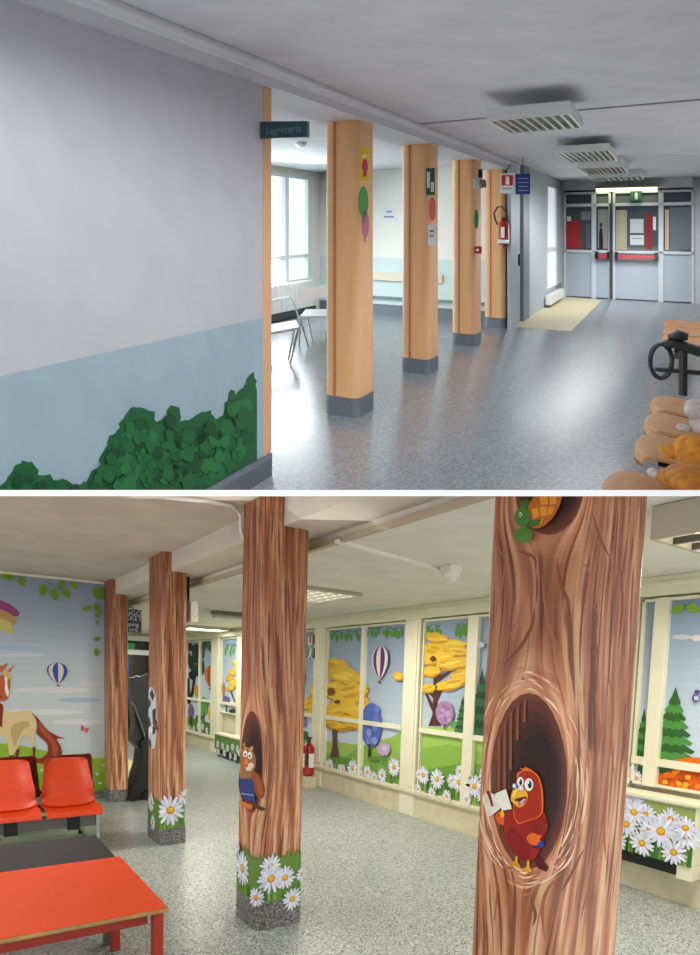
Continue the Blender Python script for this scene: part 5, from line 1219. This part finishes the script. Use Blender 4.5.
for lb, seats, vv in (('near wooden bench of four seats at the lower right corner, toys lying on it', ((2.9,3.38,-.30),(3.64,4.06,-.19),(4.12,4.53,-.16),(4.60,5.00,-.14)), (3.0,5.3)),
                     ('far wooden bench of three seats beyond the black armrest', ((7.35,7.88,-.10),(7.97,8.50,-.10),(8.59,9.12,-.10)), (7.3,9.2))):
    t = thing('wooden_bench', lb, 'bench', (.1, sum(vv)/2, .3), FA)
    for v0, v1, uf in seats: wood_seat(v0, v1, uf, t)
    mb = MB(FA); mb.box((.02,vv[0],.28), (.09,vv[1],.34)); mb.build('beam', BLACK, t, cut=1)
t = thing('black_armrest', 'black looped armrest and post standing between the two seat groups', 'armrest', (.1, 5.9, 0), FA)
va = 5.85
def aq(x, y, v=va): return onA(1, v, x, y)
mb = MB(FA); mb.tube([aq(661+11*math.cos(a), 361+17*math.sin(a)) for a in [2*PI*i/20 for i in range(20)]], .02, 8, closed=True); mb.build('loop', BLACK, t, smooth=True)
mb = MB(FA); mb.tube([aq(664,345), aq(674,343), aq(700,352), aq(712,355)], .045, 10); mb.tube([aq(668,337), aq(678,335), aq(688,337)], [.02,.05,.03], 10); mb.build('arm_pad', BLACK, t, smooth=True)
mb = MB(FA); mb.tube([aq(683,352), aq(683,395)], .035, 10); mb.tube([aq(655,369), aq(712,374)], .022, 8); mb.build('post', BLACK, t, smooth=True)
# plush toys
ORP = mat('orange_plush', (222,146,50), .8, noise=.12, nscale=30, bump=.5); WHP = mat('white_plush', (206,196,190), .9, noise=.1, nscale=40, bump=.5)
c = onz(691, 452, .555); t = thing('plush_toy', 'orange plush ball toy sitting on the bench near the lower right corner', 'toy', (c.x,c.y,.45), FA)
mb = MB(FA); mb.ball(c, .088, sq=(1,1,.95)); mb.build('body', ORP, t, smooth=True, cut=1)
mb = MB(FA); mb.ball((c.x-.10,c.y-.02,c.z-.01), .045, sq=(1,.8,.8)); mb.build('snout', ORP, t, smooth=True, cut=1)
c = onz(694, 480, .52); t = thing('plush_toy', 'larger amber plush toy lying on the lowest wooden seat', 'toy', (c.x,c.y,.45), FA)
mb = MB(FA); mb.ball(c, .11, sq=(1.2,1,.62)); mb.ball((c.x-.11,c.y,c.z-.01), .05, sq=(1,1,.8)); mb.build('body', mat('amber_plush',(196,124,34),.6,noise=.15,nscale=25,bump=.4), t, smooth=True, cut=1)
mb = MB(FA); mb.ball((c.x-.17,c.y,c.z+.0), .024, sq=(1.2,1,1)); mb.build('paw', WHP, t, smooth=True, cut=1)
c = onz(696, 410, .55); t = thing('plush_toy', 'white plush toy on the third wooden seat at right edge', 'toy', (c.x,c.y,.45), FA)
mb = MB(FA); mb.ball(c, .07); mb.ball((c.x+.05,c.y,c.z-.09), .09); mb.build('body', WHP, t, smooth=True, cut=1)
mb = MB(FA); mb.ball((c.x-.07,c.y-.05,c.z-.11), .03, sq=(1.5,1,.8)); mb.build('paw', WHP, t, smooth=True, cut=1)

# daylight of the alcove windows and lamps of the upper corridor, plus added fill lights
area('daylight_alcove', (UF-.02, 8.2, 1.7), (1.8,3.6), 130, (.97,.99,1), target=(0, 7.6, .9), F=FA)
ux, uy = (FA((1,0,0))-FA((0,0,0))).normalized(), (FA((0,1,0))-FA((0,0,0))).normalized(); uz = ux.cross(uy).normalized(); uy = uz.cross(ux)
def panel_light(name, loc, size, e, col=(1,1,1)):          # broad flat area light, turned parallel to the climbing ceiling
    l = bpy.data.lights.new(name, 'AREA'); l.shape = 'RECTANGLE'; l.size, l.size_y = size; l.energy = e; l.color = col
    o = bpy.data.objects.new(name, l); COL.objects.link(o); p = FA(loc)
    m = Matrix(((ux.x,uy.x,uz.x),(ux.y,uy.y,uz.y),(ux.z,uy.z,uz.z))); o.rotation_euler = m.to_euler(); o.location = p; return o
panel_light('lamp_upper', (-.7, 5.0, 2.50), (1.2, 10.5), 66, (.96,.98,1))
panel_light('lamp_upper_far', (-.9, 12.4, 2.50), (1.3, 4.6), 66, (.97,.99,1))
panel_light('fill_alcove', (-4.4, 7.5, 2.74), (2.4, 4.5), 26, (1,1,.98))  # added overhead fill that brightens the alcove, no fitting there
panel_light('floor_bounce_fill', (-.9, 7.4, .12), (1.6, 12), 34, (.98,.99,1)).rotation_euler.rotate_axis('X', PI)  # added upward light just above the floor, stands in for floor bounce

for o in bpy.data.objects:
    if '_org' in o: del o['_org']
